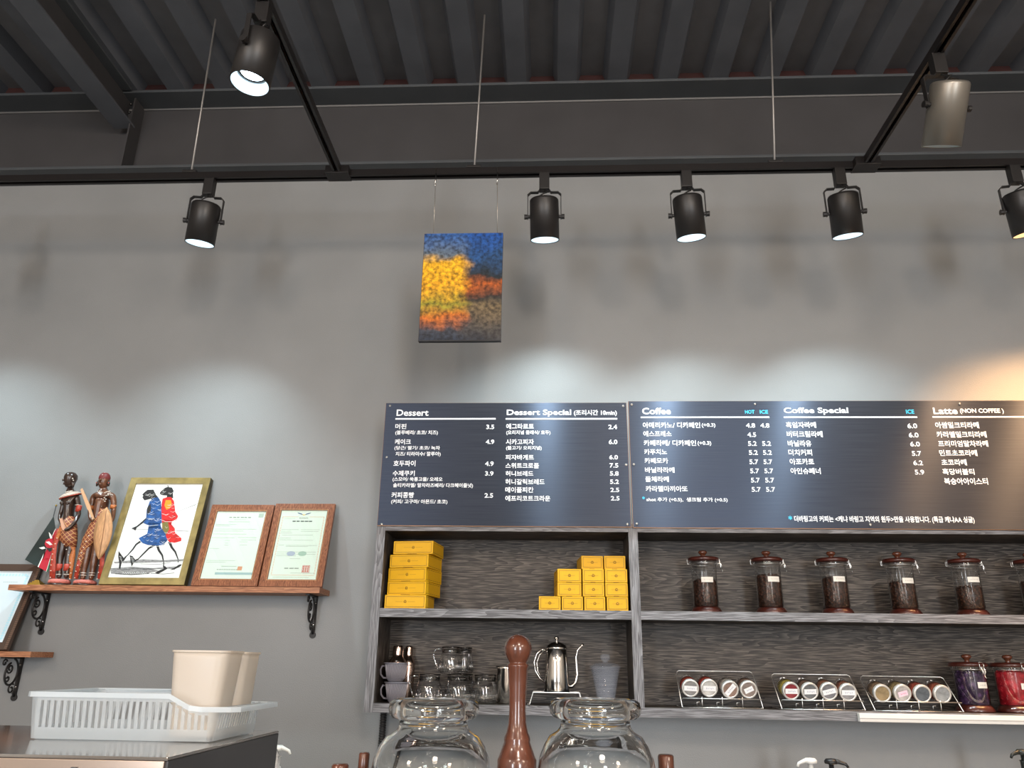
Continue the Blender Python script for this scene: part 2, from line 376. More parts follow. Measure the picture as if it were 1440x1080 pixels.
spotlight('orange spotlight on the wall track beyond the right picture edge', 1600, 232, 0,0, 16, 3, 0, lit='warm', e=SP*2.2)
graym = mat('satin_grey_spotlight_body', (.20,.185,.16), .38, metal=.6)
spotlight('unlit spotlight on the right track nearer the viewer, greyish metal can', 0, 0, 0,0, 32, -3, 10, lit='off', Y=-1.185, X=1.29, length=.195, bodym=graym)

# ------------------------------------------------------------------ shelf cabinet
FY, BY = -.25, 0.0
XL, XS = -.685, .305          # left outer side, centre stile left edge
XR = 2.75
ZB0, ZB1 = 1.426, 1.458       # lowest shelf
ZM0, ZM1 = 1.763, 1.795       # middle shelf
ZT0, ZT1 = 2.090, 2.122
cab = thing('wall_cabinet', 'dark grey wood-grain open wall cabinet below the menu boards', 'cabinet', (0, 0, ZB0))
MB().box(XL,XR,-.018,-.001,ZB0,ZT1).build('back_panel', GREYWOOD, cab)
q = MB().box(XL,XL+.034,FY+.0015,-.018,ZB0,ZT1).build('side_panel', GREYWOODZ, cab)
MB().box(XL,XL+.034,FY,FY+.0015,ZB0,ZT1).build('lit_front_edge', LITWOODZ, q, off=True)  # thin front strip carrying the lit copy of the laminate
q = MB().box(XS,XS+.036,FY+.0015,-.018,ZB0+.032,ZT1).build('divider', GREYWOODZ, cab)
MB().box(XS,XS+.036,FY,FY+.0015,ZB0+.032,ZT1).build('lit_front_edge', LITWOODZ, q, off=True)
q = MB().box(XR,XR+.034,FY+.0015,-.018,ZB0,ZT1).build('side_panel', GREYWOODZ, cab)
MB().box(XR,XR+.034,FY,FY+.0015,ZB0,ZT1).build('lit_front_edge', LITWOODZ, q, off=True)
q = MB().box(XL+.034,XR,FY+.0015,-.018,ZB0,ZB1).build('bottom_panel', GREYWOOD, cab)
MB().box(XL+.034,XR,FY,FY+.0015,ZB0,ZB1).build('lit_front_edge', LITWOOD, q, off=True)
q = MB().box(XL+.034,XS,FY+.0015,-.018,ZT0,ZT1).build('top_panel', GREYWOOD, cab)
MB().box(XL+.034,XS,FY,FY+.0015,ZT0,ZT1).build('lit_front_edge', LITWOOD, q, off=True)
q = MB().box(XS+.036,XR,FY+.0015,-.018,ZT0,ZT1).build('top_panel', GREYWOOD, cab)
MB().box(XS+.036,XR,FY,FY+.0015,ZT0,ZT1).build('lit_front_edge', LITWOOD, q, off=True)
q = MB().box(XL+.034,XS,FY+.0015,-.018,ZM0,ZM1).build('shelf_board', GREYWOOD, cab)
MB().box(XL+.034,XS,FY,FY+.0015,ZM0,ZM1).build('lit_front_edge', LITWOOD, q, off=True)
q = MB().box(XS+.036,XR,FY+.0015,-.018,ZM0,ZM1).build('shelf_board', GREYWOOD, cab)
MB().box(XS+.036,XR,FY,FY+.0015,ZM0,ZM1).build('lit_front_edge', LITWOOD, q, off=True)
whitep = mat('white_plastic', (.72,.70,.66), .4)
t = thing('white_bar', 'long white plastic bar fixed along the lowest shelf edge at the right', 'bar', (1.6,-.262,1.43))
a = W(1208,1003,-.272); b = W(1208,1015,-.272)
MB().box(a.x, 2.6, -.274, -.2515, b.z, a.z).build('bar_body', whitep, t, .002)
MB().box(a.x, 2.6, -.277, -.2745, b.z+.010, b.z+.013).build('bar_groove', mat('grey_groove', (.35,.34,.33), .5), t)

# ------------------------------------------------------------------ menu boards
boardm = mat('brushed_black_board', (.020,.020,.023), .30, metal=0, spec=.85)
N, L, b = nodes_of(boardm)
b.inputs['Specular Tint'].default_value = (.55,.68,1,1); b.inputs['Anisotropic'].default_value = .95; b.inputs['IOR'].default_value = 1.5
cx = N.new('ShaderNodeCombineXYZ'); cx.inputs[2].default_value = 1.0; L.new(cx.outputs[0], b.inputs['Tangent'])
tc = N.new('ShaderNodeTexCoord'); mp = N.new('ShaderNodeMapping'); mp.inputs['Scale'].default_value = (5, 1, 420); L.new(tc.outputs['Object'], mp.inputs[0])
no = N.new('ShaderNodeTexNoise'); no.inputs['Scale'].default_value = 1; no.inputs['Detail'].default_value = 3; L.new(mp.outputs[0], no.inputs[0])
rr = N.new('ShaderNodeMapRange'); rr.inputs[3].default_value = .36; rr.inputs[4].default_value = .60; L.new(no.outputs['Fac'], rr.inputs[0]); L.new(rr.outputs[0], b.inputs['Roughness'])
cr = N.new('ShaderNodeValToRGB'); cr.color_ramp.elements[0].position = .3; cr.color_ramp.elements[1].position = .7
cr.color_ramp.elements[0].color = (.008,.008,.009,1); cr.color_ramp.elements[1].color = (.026,.026,.029,1)
L.new(no.outputs['Fac'], cr.inputs[0]); L.new(cr.outputs[0], b.inputs['Base Color'])
edgem = mat('copper_coloured_board_edge', (.32,.17,.09), .35, metal=.4)
screwm = mat('screw_head', (.35,.33,.30), .3, metal=1)
BFY = -.2615
def board(label, x0, x1, z0, z1):
    t = thing('menu_board', label, 'menu board', ((x0+x1)/2, BFY, z0), 'menu boards')
    MB().box(x0, x1, BFY+.0015, -.251, z0, z1).build('board_edge', edgem, t, .0006)
    MB().box(x0+.0012, x1-.0012, BFY, BFY+.0015, z0+.002, z1-.001).build('board_face', boardm, t)
    return t
zT, zB = 2.619, 2.107
bd1 = board('left menu board headed Dessert, brushed black with white lettering', -.683, .3165, zB, zT)
bd2 = board('right menu board headed Coffee and Latte, brushed black with white lettering', .323, 2.35, zB-.002, zT+.006)
def screw(x, y, t):
    p = W(x, y, BFY)
    MB().lathe([(.0052,0),(.0046,.0022),(.0028,.003),(0,.003)], n=12, M=Matrix.Translation(p) @ Matrix.Rotation(PI/2, 4, 'X')).build('screw', screwm, t)
T6 = (520,560,3.892); T7 = (880,560,5.143); T8 = (1090,560,4.114)
for x, y in ((111,41),(1387,43),(92,322),(1403,365),(65,690),(1410,690)): screw(T6[0]+x/T6[2], T6[1]+y/T6[2], bd1)
for x, y in ((43,46),(935,43),(58,478),(80,908)): screw(T7[0]+x/T7[2], T7[1]+y/T7[2], bd2)
for x, y in ((1068,33),(552,732)): screw(T8[0]+x/T8[2], T8[1]+y/T8[2], bd2)
def menu(T, t, rows, bold=.018):
    for r in rows:
        s, x0, y0, x1, y1 = r[:5]; m = CYAN if len(r) > 5 else WHITE
        px0, px1 = T[0]+x0/T[2], T[0]+x1/T[2]; py0, py1 = T[1]+y0/T[2], T[1]+y1/T[2]; pm = (px0+px1)/2; ym = (py0+py1)/2
        A = W(px0, ym, BFY); B = W(px1, ym, BFY); zt = W(pm, py0, BFY).z; zb = W(pm, py1, BFY).z
        if s == '_':
            MB().box(A.x, B.x, BFY-.0006, BFY, zb, zt).build('heading_rule', m, t)
        else:
            put_text(s, A.x, zb, B.x, zt, BFY-.0006, m, t, .022 if s.startswith(('Des','Cof','Lat')) else bold)
menu(T6, bd1, [('Dessert',147,62,322,97),('_',140,109,689,117),('머핀',140,140,200,169),('3.5',638,145,681,169),('(블루베리/ 초코/ 치즈)',140,176,373,203),
 ('케이크',137,224,225,253),('4.9',635,227,681,251),('(당근/ 딸기/ 초코/ 녹차',135,261,384,286),('치즈/ 티라미수/ 깔루아)',141,293,388,320),
 ('호두파이',130,341,250,373),('4.9',631,346,678,371),('수제쿠키',126,396,246,426),('3.9',631,400,677,424),('(스모어/ 쑥통고물/ 오레오',125,432,398,458),
 ('솔티카라멜/ 말차라즈베리/ 다크헤이즐넛)',128,465,565,492),('커피콩빵',119,514,242,546),('2.5',628,520,675,545),('(커피/ 고구마/ 아몬드/ 초코)',117,554,425,581),
 ('Dessert Special',750,62,1102,101),('(조리시간 10min)',1117,64,1352,98),('_',744,109,1354,117),
 ('에그타르트',747,139,898,169),('2.4',1306,145,1353,169),('(오리지널 클래식/ 호두)',747,176,989,202),('시카고피자',745,224,898,254),('6.0',1308,227,1355,251),
 ('(불고기/ 오리지널)',746,261,941,286),('피자바게트',743,309,898,338),('6.0',1311,311,1358,335),('스위트크로플',743,354,926,384),('7.5',1312,356,1360,380),
 ('허니브레드',743,398,895,427),('5.8',1314,400,1362,424),('허니갈릭브레드',742,442,957,473),('5.2',1315,445,1363,469),('메이플피칸',742,486,896,517),('2.5',1317,490,1365,514),
 ('에프리코트크라운',742,533,988,564),('2.5',1319,536,1367,560)])
menu(T7, bd2, [('Coffee',118,70,325,116),('HOT',862,86,930,112,1),('ICE',969,86,1028,112,1),('_',108,133,1038,143),
 ('아메리카노/ 디카페인',123,174,538,216),('(+0.3)',549,181,648,214),('4.8',869,181,935,213),('4.8',973,181,1038,213),
 ('에스프레소',127,237,330,278),('4.5',879,247,942,280),('카페라떼/ 디카페인',130,303,508,345),('(+0.3)',519,311,618,345),('5.2',884,311,946,345),('5.2',986,311,1049,345),
 ('카푸치노',133,368,298,408),('5.2',890,376,954,410),('5.2',992,376,1055,410),('카페모카',136,432,306,472),('5.7',894,443,958,477),('5.7',996,443,1059,477),
 ('바닐라라떼',139,499,352,540),('5.7',899,509,964,543),('5.7',1002,509,1066,543),('돌체라떼',141,565,311,606),('5.7',905,576,969,610),('5.7',1008,576,1073,610),
 ('카라멜마끼아또',144,634,447,676),('5.7',910,643,976,677),('5.7',1014,643,1080,677),('*',118,710,138,732,1),('shot 추가 (+0.5),  생크림 추가 (+0.5)',149,718,736,753)])
menu(T8, bd2, [('Coffee Special',50,54,423,96),('ICE',757,66,804,90,1),('_',50,106,822,114),('흑임자라떼',62,137,236,172),('6.0',765,146,821,174),
 ('버터크림라떼',67,190,274,226),('6.0',773,199,829,227),('바닐라유',73,244,209,280),('6.0',781,251,837,279),('더치커피',77,296,213,332),('5.7',791,306,845,334),
 ('아포카토',84,349,225,385),('6.2',799,360,854,388),('아인슈페너',89,403,263,439),('5.9',808,414,862,442),
 ('Latte',914,54,1054,92),('(NON COFFEE )',1069,60,1322,92),('_',910,104,1700,112),('아쌈밀크티라떼',926,138,1178,174),('카라멜밀크티라떼',934,192,1222,228),
 ('프리미엄말차라떼',943,245,1231,281),('민트초코라떼',950,299,1168,335),('초코라떼',962,353,1107,389),('흑당버블티',968,407,1152,443),('복숭아아이스티',978,461,1230,500),
 ('*',76,680,98,704,1),('더바링고의 커피는 <케냐 바링고 지역의 원두>만을 사용합니다. (특급 케냐AA 싱글)',111,682,1152,724)])
#PART2
# ------------------------------------------------------------------ yellow boxes
yel = mat('yellow_card', (.68,.37,.006), .5, spec=.3, var=.04, vscale=20)
inkm = mat('brown_box_print', (.12,.055,.008), .6)
def yellow_box(label, x, y, z, w, d, h, rz, group):
    """front-left-bottom corner at (x, y, z)"""
    t = thing('yellow_box', label, 'box', (x, y, z), group, rz)
    o = MB().box(0, w, 0, d, 0, h-.0008).build('carton', yel, None, .0012); o.parent = t
    mb = MB(); g = .0060; e = -.0005
    for a, b_, c_, d_ in ((g,w-g,g,g+.0013),(g,w-g,h-g-.0013,h-g),(g,g+.0013,g,h-g),(w-g-.0013,w-g,g,h-g)): mb.box(a,b_,e,.0,c_,d_)
    for s in (-1, 1): mb.box(w/2+s*w*.15-w*.09, w/2+s*w*.15+w*.09, e, 0, h/2-.0003, h/2+.0003)
    for yy0, yy1, zz0, zz1 in ((.006,d-.006,g,g+.0013),(.006,d-.006,h-g-.0013,h-g)):
        k = 7
        for i in range(k):
            q0 = yy0+(yy1-yy0)*i/k; mb.box(w, w+.0005, q0, q0+(yy1-yy0)/k*.7, zz0, zz1); mb.box(-.0005, 0, q0, q0+(yy1-yy0)/k*.7, zz0, zz1)
    mb.build('printed_border', inkm, None).parent = t
    # small emblem: crest of curls
    em = MB(); c = (w/2, h/2)
    for s in (-1, 1):
        for q in (0, 1):
            em.tube([(c[0]+1.4*s*(.0008+.003*math.sin(u*2.2)), e, c[1]+1.4*(.0042-.0075*q)*(u/2.2)+.0006*math.cos(u*4)) for u in [i*.25 for i in range(9)]], .0006, 4)
    em.tube([(c[0]-.003,e,c[1]-.005),(c[0],e,c[1]-.0035),(c[0]+.003,e,c[1]-.005)], .0003, 4)
    em.build('emblem', inkm, None).parent = t
    # closing flap slot at the bottom edge
    MB().box(w*.36, w*.60, -.0004, .0003, .0, .0016).build('tuck_slot', mat('dark_slot', (.10,.04,.005), .8), None).parent = t
    return t
T2 = (510,740,3.692)
def c2(u, v, Y): return W(T2[0]+u/T2[2], T2[1]+v/T2[2], Y)
nm = ('bottom yellow box of the left stack on the middle shelf', 'yellow box second from the bottom of the left stack', 'middle yellow box of the left stack of five',
      'yellow box second from the top of the left stack', 'topmost yellow box of the left stack, turned most')
zz = ZM1+.0005
for i, (u0, u1, us, rz) in enumerate(((111,327,372,-3),(119,327,403,-12),(123,328,408,-14),(133,340,405,-11),(155,365,413,-7))):
    A = c2(u0, 400-i*70, FY+.018); B = c2(u1, 400-i*70, FY+.018); r = math.radians(rz); h = .0515
    yellow_box(nm[i], A.x, FY+.018+(B.x-A.x)*math.sin(-r), zz, (B.x-A.x)/math.cos(r), .165, h, r, 'stack of yellow boxes at the left'); zz += h+.0004
rows = [((915,1030),(1034,1146),(1151,1262),(1268,1381)), ((1012,1139),(1143,1256),(1260,1379)), ((1012,1138),(1142,1255),(1259,1376)), ((1136,1251),(1254,1366))]
cn = (('first from the left','second from the left','third from the left','rightmost'), ('leftmost','middle','rightmost'), ('leftmost','middle','rightmost'), ('left','right'))
rn = ('bottom row', 'second row from the bottom', 'third row from the bottom', 'top row')
zz = ZM1+.0005
for r_, row in enumerate(rows):
    for k, (u0, u1) in enumerate(row):
        yf = FY+.020+(.012 if r_ == 3 else 0)
        A = c2(u0, 405-r_*70, yf); B = c2(u1, 405-r_*70, yf); w_ = B.x-A.x-.0015
        yellow_box(f'{cn[r_][k]} small yellow box in the {rn[r_]} of the right pile', A.x, yf, zz, w_, .15, .0515, math.radians(5 if (k == 0 and r_) else random.uniform(-.4,.4)), 'pile of small yellow boxes at the right')
    zz += .0520

# ------------------------------------------------------------------ canisters
def beans_mat(name, c1, c2_, scale=110):
    m = mat(name, c1, .5); N, L, b = nodes_of(m)
    tc = N.new('ShaderNodeTexCoord'); v = N.new('ShaderNodeTexVoronoi'); v.inputs['Scale'].default_value = scale
    L.new(tc.outputs['Object'], v.inputs['Vector']); r = N.new('ShaderNodeValToRGB'); r.color_ramp.elements[0].color = (*c2_, 1); r.color_ramp.elements[1].color = (*c1, 1)
    r.color_ramp.elements[1].position = .6; L.new(v.outputs['Distance'], r.inputs[0]); L.new(r.outputs[0], b.inputs['Base Color'])
    return m
coffee = beans_mat('dark_coffee_beans', (.016,.006,.003), (.12,.045,.025))
labelm = mat('cream_label_paper', (.80,.77,.70), .6)
penm = mat('pen_ink', (.10,.10,.13), .7)
lidglass = thin_glass('lid_glass', (.95,.96,.96), 1.6)
def ring_rot(M, t, r0, zc): pass
def canister(label, bx, by, Y, fill, beans, lab, side_clasp=True, s=1.0, group='coffee bean canisters on the middle shelf', ztop=ZM1, bm_mat=None, br=.052, H=.19):
    """glass storage jar with turned wooden base and knobbed lid, wire bail"""
    P = W(bx, by, Y); x = P.x; z = ztop+.0005
    t = thing('glass_canister', label, 'canister', (x, Y, z), group)
    b = Vector((x, Y, z)); R = br*s
    def LT(p, n=32): return MB().lathe([(r*s, zz_*s) for r, zz_ in p], b, n)
    q = br
    LT([(0,0),(q+.010,0),(q+.012,.004),(q+.007,.014),(q+.002,.022),(q-.004,.024),(0,.024)], 36).build('wooden_base', LIDWOOD, t)
    LT([(q-.004,.0245),(q,.030),(q,H-.012),(q+.002,H-.006),(q+.006,H),(q+.006,H+.004),(q-.002,H+.004)], 36).build('glass_body', GLASS, t)
    wl_ = LT([(0,H+.006),(q+.010,H+.006),(q+.013,H+.010),(q+.013,H+.016),(q+.006,H+.021),(.014,H+.023),(0,H+.023)], 36).build('wooden_lid', LIDWOOD, t)
    LT([(.009,H+.0232),(.009,H+.030),(.012,H+.034),(.017,H+.038),(.018,H+.043),(.014,H+.048),(0,H+.050)], 24).build('lid_knob', REDWOOD, wl_)
    # contents: many beans, as lumpy column plus loose beans on top
    rr_ = (q-.004); rnd = random.Random(int(bx)); pr = [(0,.026),(rr_,.026),(rr_,fill-.004),(rr_-.004,fill),(0,fill+.003)]
    o = LT(pr, 40).build('coffee_beans' if bm_mat is None else 'dried_flowers', bm_mat or coffee, t); o['kind'] = 'stuff'
    mbb = MB()
    for i in range(170):
        if i < 60: a, rad_, zz_ = rnd.uniform(0, 2*PI), rnd.uniform(0, rr_-.004), fill+rnd.uniform(0,.004)
        else: a, rad_, zz_ = rnd.uniform(-PI, 0), rr_-.0012, rnd.uniform(.03, fill)
        M = Matrix.Translation(b+Vector((rad_*math.cos(a), rad_*math.sin(a), zz_))*s) @ Matrix.Rotation(rnd.uniform(0,6), 4, Vector((rnd.random(), rnd.random(), rnd.random()+.1)).normalized()) @ Matrix.Diagonal((.0052,.0036,.0026,1))
        mbb.add([(1,0,0),(-1,0,0),(0,1,0),(0,-1,0),(0,0,1),(0,0,-1)], [(0,2,4),(2,1,4),(1,3,4),(3,0,4),(2,0,5),(1,2,5),(3,1,5),(0,3,5)], True, M)
    o2 = mbb.build('loose_beans' if bm_mat is None else 'loose_petals', bm_mat or coffee, t); o2['kind'] = 'stuff'
    # wire band, bail and clasp
    ang = math.radians(-10 if side_clasp else -75)
    zr = (H-.004)*s; Rw = (q+.0035)*s
    wb = MB(); wb.tube([(x+Rw*math.cos(2*PI*i/28), Y+Rw*math.sin(2*PI*i/28), z+zr) for i in range(28)], .0011, 6, closed=True); wb.build('wire_band', CHROME, t)
    def pt(a, rad_, h): return Vector((x+rad_*math.cos(a), Y+rad_*math.sin(a), z+h))
    for sgn, a in ((1, ang), (-1, ang+PI)):
        w2 = MB()
        for da in (-.13, .13):
            w2.tube([pt(a+da, Rw, zr), pt(a+da, Rw+.010, zr+.002), pt(a+da, Rw+.011, zr+.016), pt(a+da, Rw+.006, zr+.025)], .0011, 6)
        w2.tube([pt(a-.13, Rw+.006, zr+.025), pt(a+.13, Rw+.006, zr+.025)], .0011, 6)
        if sgn == 1:
            w2.tube([pt(a-.10, Rw+.012, zr+.010), pt(a-.07, Rw+.018, zr-.008), pt(a, Rw+.017, zr-.020), pt(a+.07, Rw+.018, zr-.008), pt(a+.10, Rw+.012, zr+.010)], .0013, 6)
            w2.tube([pt(a, Rw+.017, zr-.020), pt(a, Rw+.020, zr-.027), pt(a+.05, Rw+.020, zr-.030)], .0011, 6)
        w2.build('wire_clasp', CHROME, t)
        if sgn == 1:
            p0 = pt(a, Rw+.013, zr); nn = Vector((math.cos(a), math.sin(a), 0)); tt = Vector((-nn.y, nn.x, 0))
            M = Matrix(((tt.x,nn.x,0,p0.x),(tt.y,nn.y,0,p0.y),(0,0,1,p0.z),(0,0,0,1)))
            MB().box(-.006,.006,-.001,.001,-.014,.010,M).build('clasp_plate', STEEL, t, .0008)
    # paper label curved on the glass
    a0, h0, lw, lh = lab; vs = []; fs = []; k = 6; Rl = (q+.0008)*s
    for i in range(k+1):
        a = a0+(i/k-.5)*lw/Rl
        vs += [pt(a, Rl, h0), pt(a, Rl, h0+lh)]
    fs = [(2*i, 2*i+2, 2*i+3, 2*i+1) for i in range(k)]
    pl_ = MB().add(vs, fs).build('paper_label', labelm, t)
    ws = MB()
    for i in range(5):
        a = a0+(-.26+i*.13)*lw/Rl; ws.tube([pt(a, Rl+.0004, h0+lh*.38), pt(a+.02, Rl+.0004, h0+lh*.62)], .0004, 4)
    ws.build('handwriting', penm, pl_)
    return t
YC = -.135
ord_ = ('leftmost','second from the left','third from the left','fourth from the left','fifth from the left')
lvl = ('a little over half full','nearly three quarters full','about two thirds full','about half full','less than half full')
for i, (bx, by, fl, h0, ao) in enumerate(((993.6,858,.125,.114,.05),(1084.8,860,.146,.118,.20),(1178.5,862,.137,.121,.12),(1274,864,.125,.117,.20),(1368,865,.108,.123,.10))):
    canister(f'{ord_[i]} glass canister of coffee beans on the middle shelf', bx, by, YC, fl, None, (-PI/2+ao, h0, .048, .020), ztop=ZM1, br=.0485, H=.192)
canister('coffee bean canister on the middle shelf cut by the right picture edge', 1463, 867, YC, .13, None, (-PI/2+.3, .112, .048, .020), br=.0485, H=.192)
purp = beans_mat('purple_dried_petals', (.020,.008,.035), (.11,.05,.16), 60)
redc = beans_mat('red_dried_petals', (.28,.004,.012), (.62,.03,.05), 45)
canister('lidded glass jar of dark purple dried petals on the lowest shelf', 1372, 1001, -.15, .135, None, (-PI/2+.33, .082, .042, .021), side_clasp=False, ztop=ZB1, bm_mat=purp, br=.0545, H=.150, group='jars of dried petals on the lowest shelf')
canister('lidded glass jar of bright red dried petals at the right picture edge', 1431, 1002, -.15, .140, None, (-PI/2+.40, .080, .042, .021), side_clasp=False, ztop=ZB1, bm_mat=redc, br=.0545, H=.150, group='jars of dried petals on the lowest shelf')

# ------------------------------------------------------------------ spice racks
tins = thin_glass('spice_glass', (.97,.97,.96), 1.6)
lidring = mat('silver_screw_lid', (.66,.65,.62), .28, metal=.55)
def spice_rack(label, xl0, xr0, xl1, xr1, yTop, jars, k):
    """wire stand: bottom from px xl1..xr1, top bar px xl0..xr0 (rear)"""
    A = W(xl1, 992, -.225); B = W(xr1, 992, -.225); z = ZB1+.0025
    C = W(xl0, yTop, -.115); D = W(xr0, yTop, -.115)
    t = thing('wire_rack', label, 'rack', ((A.x+B.x)/2, -.17, ZB1+.0005), 'wire spice racks on the lowest shelf')
    zt = C.z; yb = -.115; yf = -.225; x0, x1 = (A.x+C.x)/2, (B.x+D.x)/2; r = .0016
    def fil(p, q, s_, e_): return [p.lerp(q, s_), q]
    MB().tube([(x0,yf,z),(x0,yb-.006,zt-.014),(x0+.004,yb-.002,zt-.004),(x0+.012,yb,zt),(x1-.012,yb,zt),(x1-.004,yb-.002,zt-.004),(x1,yb-.006,zt-.014),(x1,yf,z)], r, 8).build('frame_wire', CHROME, t)
    MB().tube([(x0,yf,z),(x1,yf,z)], r, 8).tube([(x0,yf,z),(x0,yb+.02,z),(x1,yb+.02,z),(x1,yf,z)], r, 8).build('base_wire', CHROME, t)
    zf = z+.031
    MB().tube([(x0+.003,yf+.006,zf-.003),(x0+.003,yf-.003,zf),(x1-.003,yf-.003,zf),(x1-.003,yf+.006,zf-.003)], r, 8).build('front_wire', CHROME, t)
    n_ = 4; dx = (x1-x0)/n_
    for i in range(1, n_):
        xx = x0+dx*i
        MB().tube([(xx,yf-.003,zf+.006),(xx,yf-.002,z),(xx,yb+.02,z)], r*.9, 6).build('divider_wire', CHROME, t)
        MB().tube([(xx-.014,yf+.03,z),(xx-.014,yf+.03,zf-.014),(xx-.004,yf+.03,zf-.013)], r*.8, 6).build('hook_wire', CHROME, t)
    rn_ = random.Random(k)
    for (px, py, col, back, la, lw, jl) in jars:
        yl = yf+.006; p = W(px, py, yl-.004)
        tilt = math.radians(12)
        j = thing('spice_jar', jl, 'jar', p, 'spice jars in the wire racks')
        # local axis +Z runs from lid to the jar's bottom
        yaw = math.radians(rn_.uniform(-1, 4))
        M = Matrix.Translation(p) @ Matrix.Rotation(yaw, 4, 'Z') @ Matrix.Rotation(tilt-PI/2, 4, 'X')
        R = .0315
        MB().lathe([(R-.007,.0),(R-.006,-.0015),(R-.001,-.001),(R,.001),(R,.013),(R-.002,.014)], n=32, M=M).build('screw_lid', lidring, j)
        MB().lathe([(R-.004,.014),(R-.004,.018),(R+.001,.024),(R+.001,.074),(R-.003,.079),(0,.079)], n=32, M=M).build('glass_body', tins, j)
        MB().lathe([(0,.0012),(R-.006,.0012)], n=32, M=M).build('lid_window', mat('lid_window_'+str(col), tuple(.75*c for c in col), .15, coat=.5, var=.3, vscale=60), j)
        o = MB().lathe([(0,.020),(R-.002,.026),(R-.0015,.062),(0,.066)], n=24, M=M).build('spice', mat('spice_'+str(back or col), back or col, .8, var=.5, vscale=150), j); o['kind'] = 'stuff'
        if la is not None:
            ML = M @ Matrix.Translation((0,0,-.0022)) @ Matrix.Rotation(math.radians(la), 4, 'Z')
            lm = mat('pink_label', (.85,.62,.72), .6) if lw < 0 else mat('white_label', (.86,.88,.90), .6)
            L_ = abs(lw); ll_ = MB().box(-L_, L_, -.0088, .0088, 0, .0006, ML).build('lid_label', lm, j)
            pm_ = mat('blue_pen', (.05,.08,.25), .7) if lw > 0 else mat('magenta_pen', (.6,.05,.25), .7)
            sc = MB()
            for q in range(5):
                xx = -L_*.5+q*L_*.25; sc.tube([ML @ Vector((xx,-.003+.001*(q%2),-.0004)), ML @ Vector((xx+.0018,.003-.001*(q%3),-.0004))], .0005, 4)
                sc.tube([ML @ Vector((xx+.001,.0,-.0004)), ML @ Vector((xx+.0035,.0006,-.0004))], .0004, 4)
            sc.build('handwriting', pm_, ll_)
RED = (.28,.035,.02); BR = (.16,.10,.075)
spice_rack('leftmost wire rack with four tilted spice jars on the lowest shelf', 952.6, 1062, 957, 1069, 943, [
 (971,968,(.20,.20,.20),RED,3,.0235,'spice jar at the left end of the leftmost rack, white label level'),
 (997.5,968,(.62,.62,.60),RED,2,.0235,'second spice jar in the leftmost rack, pale contents and level white label'),
 (1027,970,(.30,.19,.15),(.30,.28,.26),-48,.0235,'third spice jar in the leftmost rack, white label steeply slanted'),
 (1053,970,(.25,.19,.16),BR,-24,.0165,'spice jar at the right end of the leftmost rack, small slanted label')], 1)
spice_rack('middle wire rack with four tilted spice jars on the lowest shelf', 1088, 1201, 1095, 1210, 947.5, [
 (1112.8,972,(.30,.04,.05),(.32,.27,.06),0,.0225,'spice jar at the left end of the middle rack, red and mustard contents'),
 (1139.3,972.6,(.18,.19,.20),BR,-2,.0225,'second spice jar in the middle rack, grey lid window and level label'),
 (1166,972.6,(.22,.22,.24),(.22,.10,.06),-14,.0235,'third spice jar in the middle rack, white label tipped slightly'),
 (1193,974,(.30,.30,.31),(.20,.08,.05),0,.0235,'spice jar at the right end of the middle rack, level white label')], 2)
spice_rack('right wire rack with four tilted spice jars, beside the purple jar', 1216.3, 1335, 1222, 1345, 950.5, [
 (1241,975.4,(.36,.27,.15),(.20,.13,.08),None,0,'spice jar without label and brownish contents at the left end of the right rack'),
 (1269.6,975.4,(.55,.52,.50),(.22,.17,.08),-15,-.017,'spice jar with the pink label in the right rack'),
 (1297.6,976,(.13,.15,.17),(.25,.05,.03),None,0,'unlabelled spice jar with dark lid window, third in the right rack'),
 (1325.9,976.5,(.35,.37,.38),(.25,.07,.04),None,0,'unlabelled spice jar with pale lid window at the right end of the right rack')], 3)

# ------------------------------------------------------------------ bar ware in the lower left compartment
def ppro(cx, prof, Y):
    """pixel profile [(radius px, y px)] -> base point, metric profile (offset 0 at last row)"""
    k = MPP(Y, 1.5); zs = [W(cx, v, Y).z for r, v in prof]; return k, zs
def px_lathe(cx, prof, Y, base, name, m, t, n=32, off=0):
    k = MPP(Y, 1.5); x = W(cx, prof[0][1], Y).x
    mb = MB().lathe([(r*k, W(cx, v, Y).z) for r, v in prof], (x, Y, off), n)
    return mb.build(name, m, t)
Z0 = ZB1+.0006
def c3(u, v): return 520+u/3.79, 860+v/3.79
def shaker(label, cx, Y, R):
    x = W(cx, 950, Y).x; t = thing('cocktail_shaker', label, 'shaker', (x, Y, Z0), 'cocktail shakers')
    b = (x, Y, Z0)
    MB().lathe([(0,0),(R*.74,0),(R*.80,.004),(R*.95,.075),(R,.128),(R*.98,.130)], b, 32).build('tumbler', ROSE, t)
    MB().lathe([(R*1.0,.1305),(R*1.02,.134),(R*1.0,.142),(R*.86,.152),(R*.55,.164),(R*.52,.170)], b, 32).build('strainer_top', ROSE, t)
    MB().lathe([(R*.55,.1702),(R*.55,.198),(R*.50,.203),(0,.205)], b, 32).build('cap', ROSE, t)
shaker('larger rose-tinted steel cocktail shaker behind the stacked drippers', 558, -.098, .036)
shaker('slimmer steel cocktail shaker to the right of the larger one', 573.5, -.047, .027)
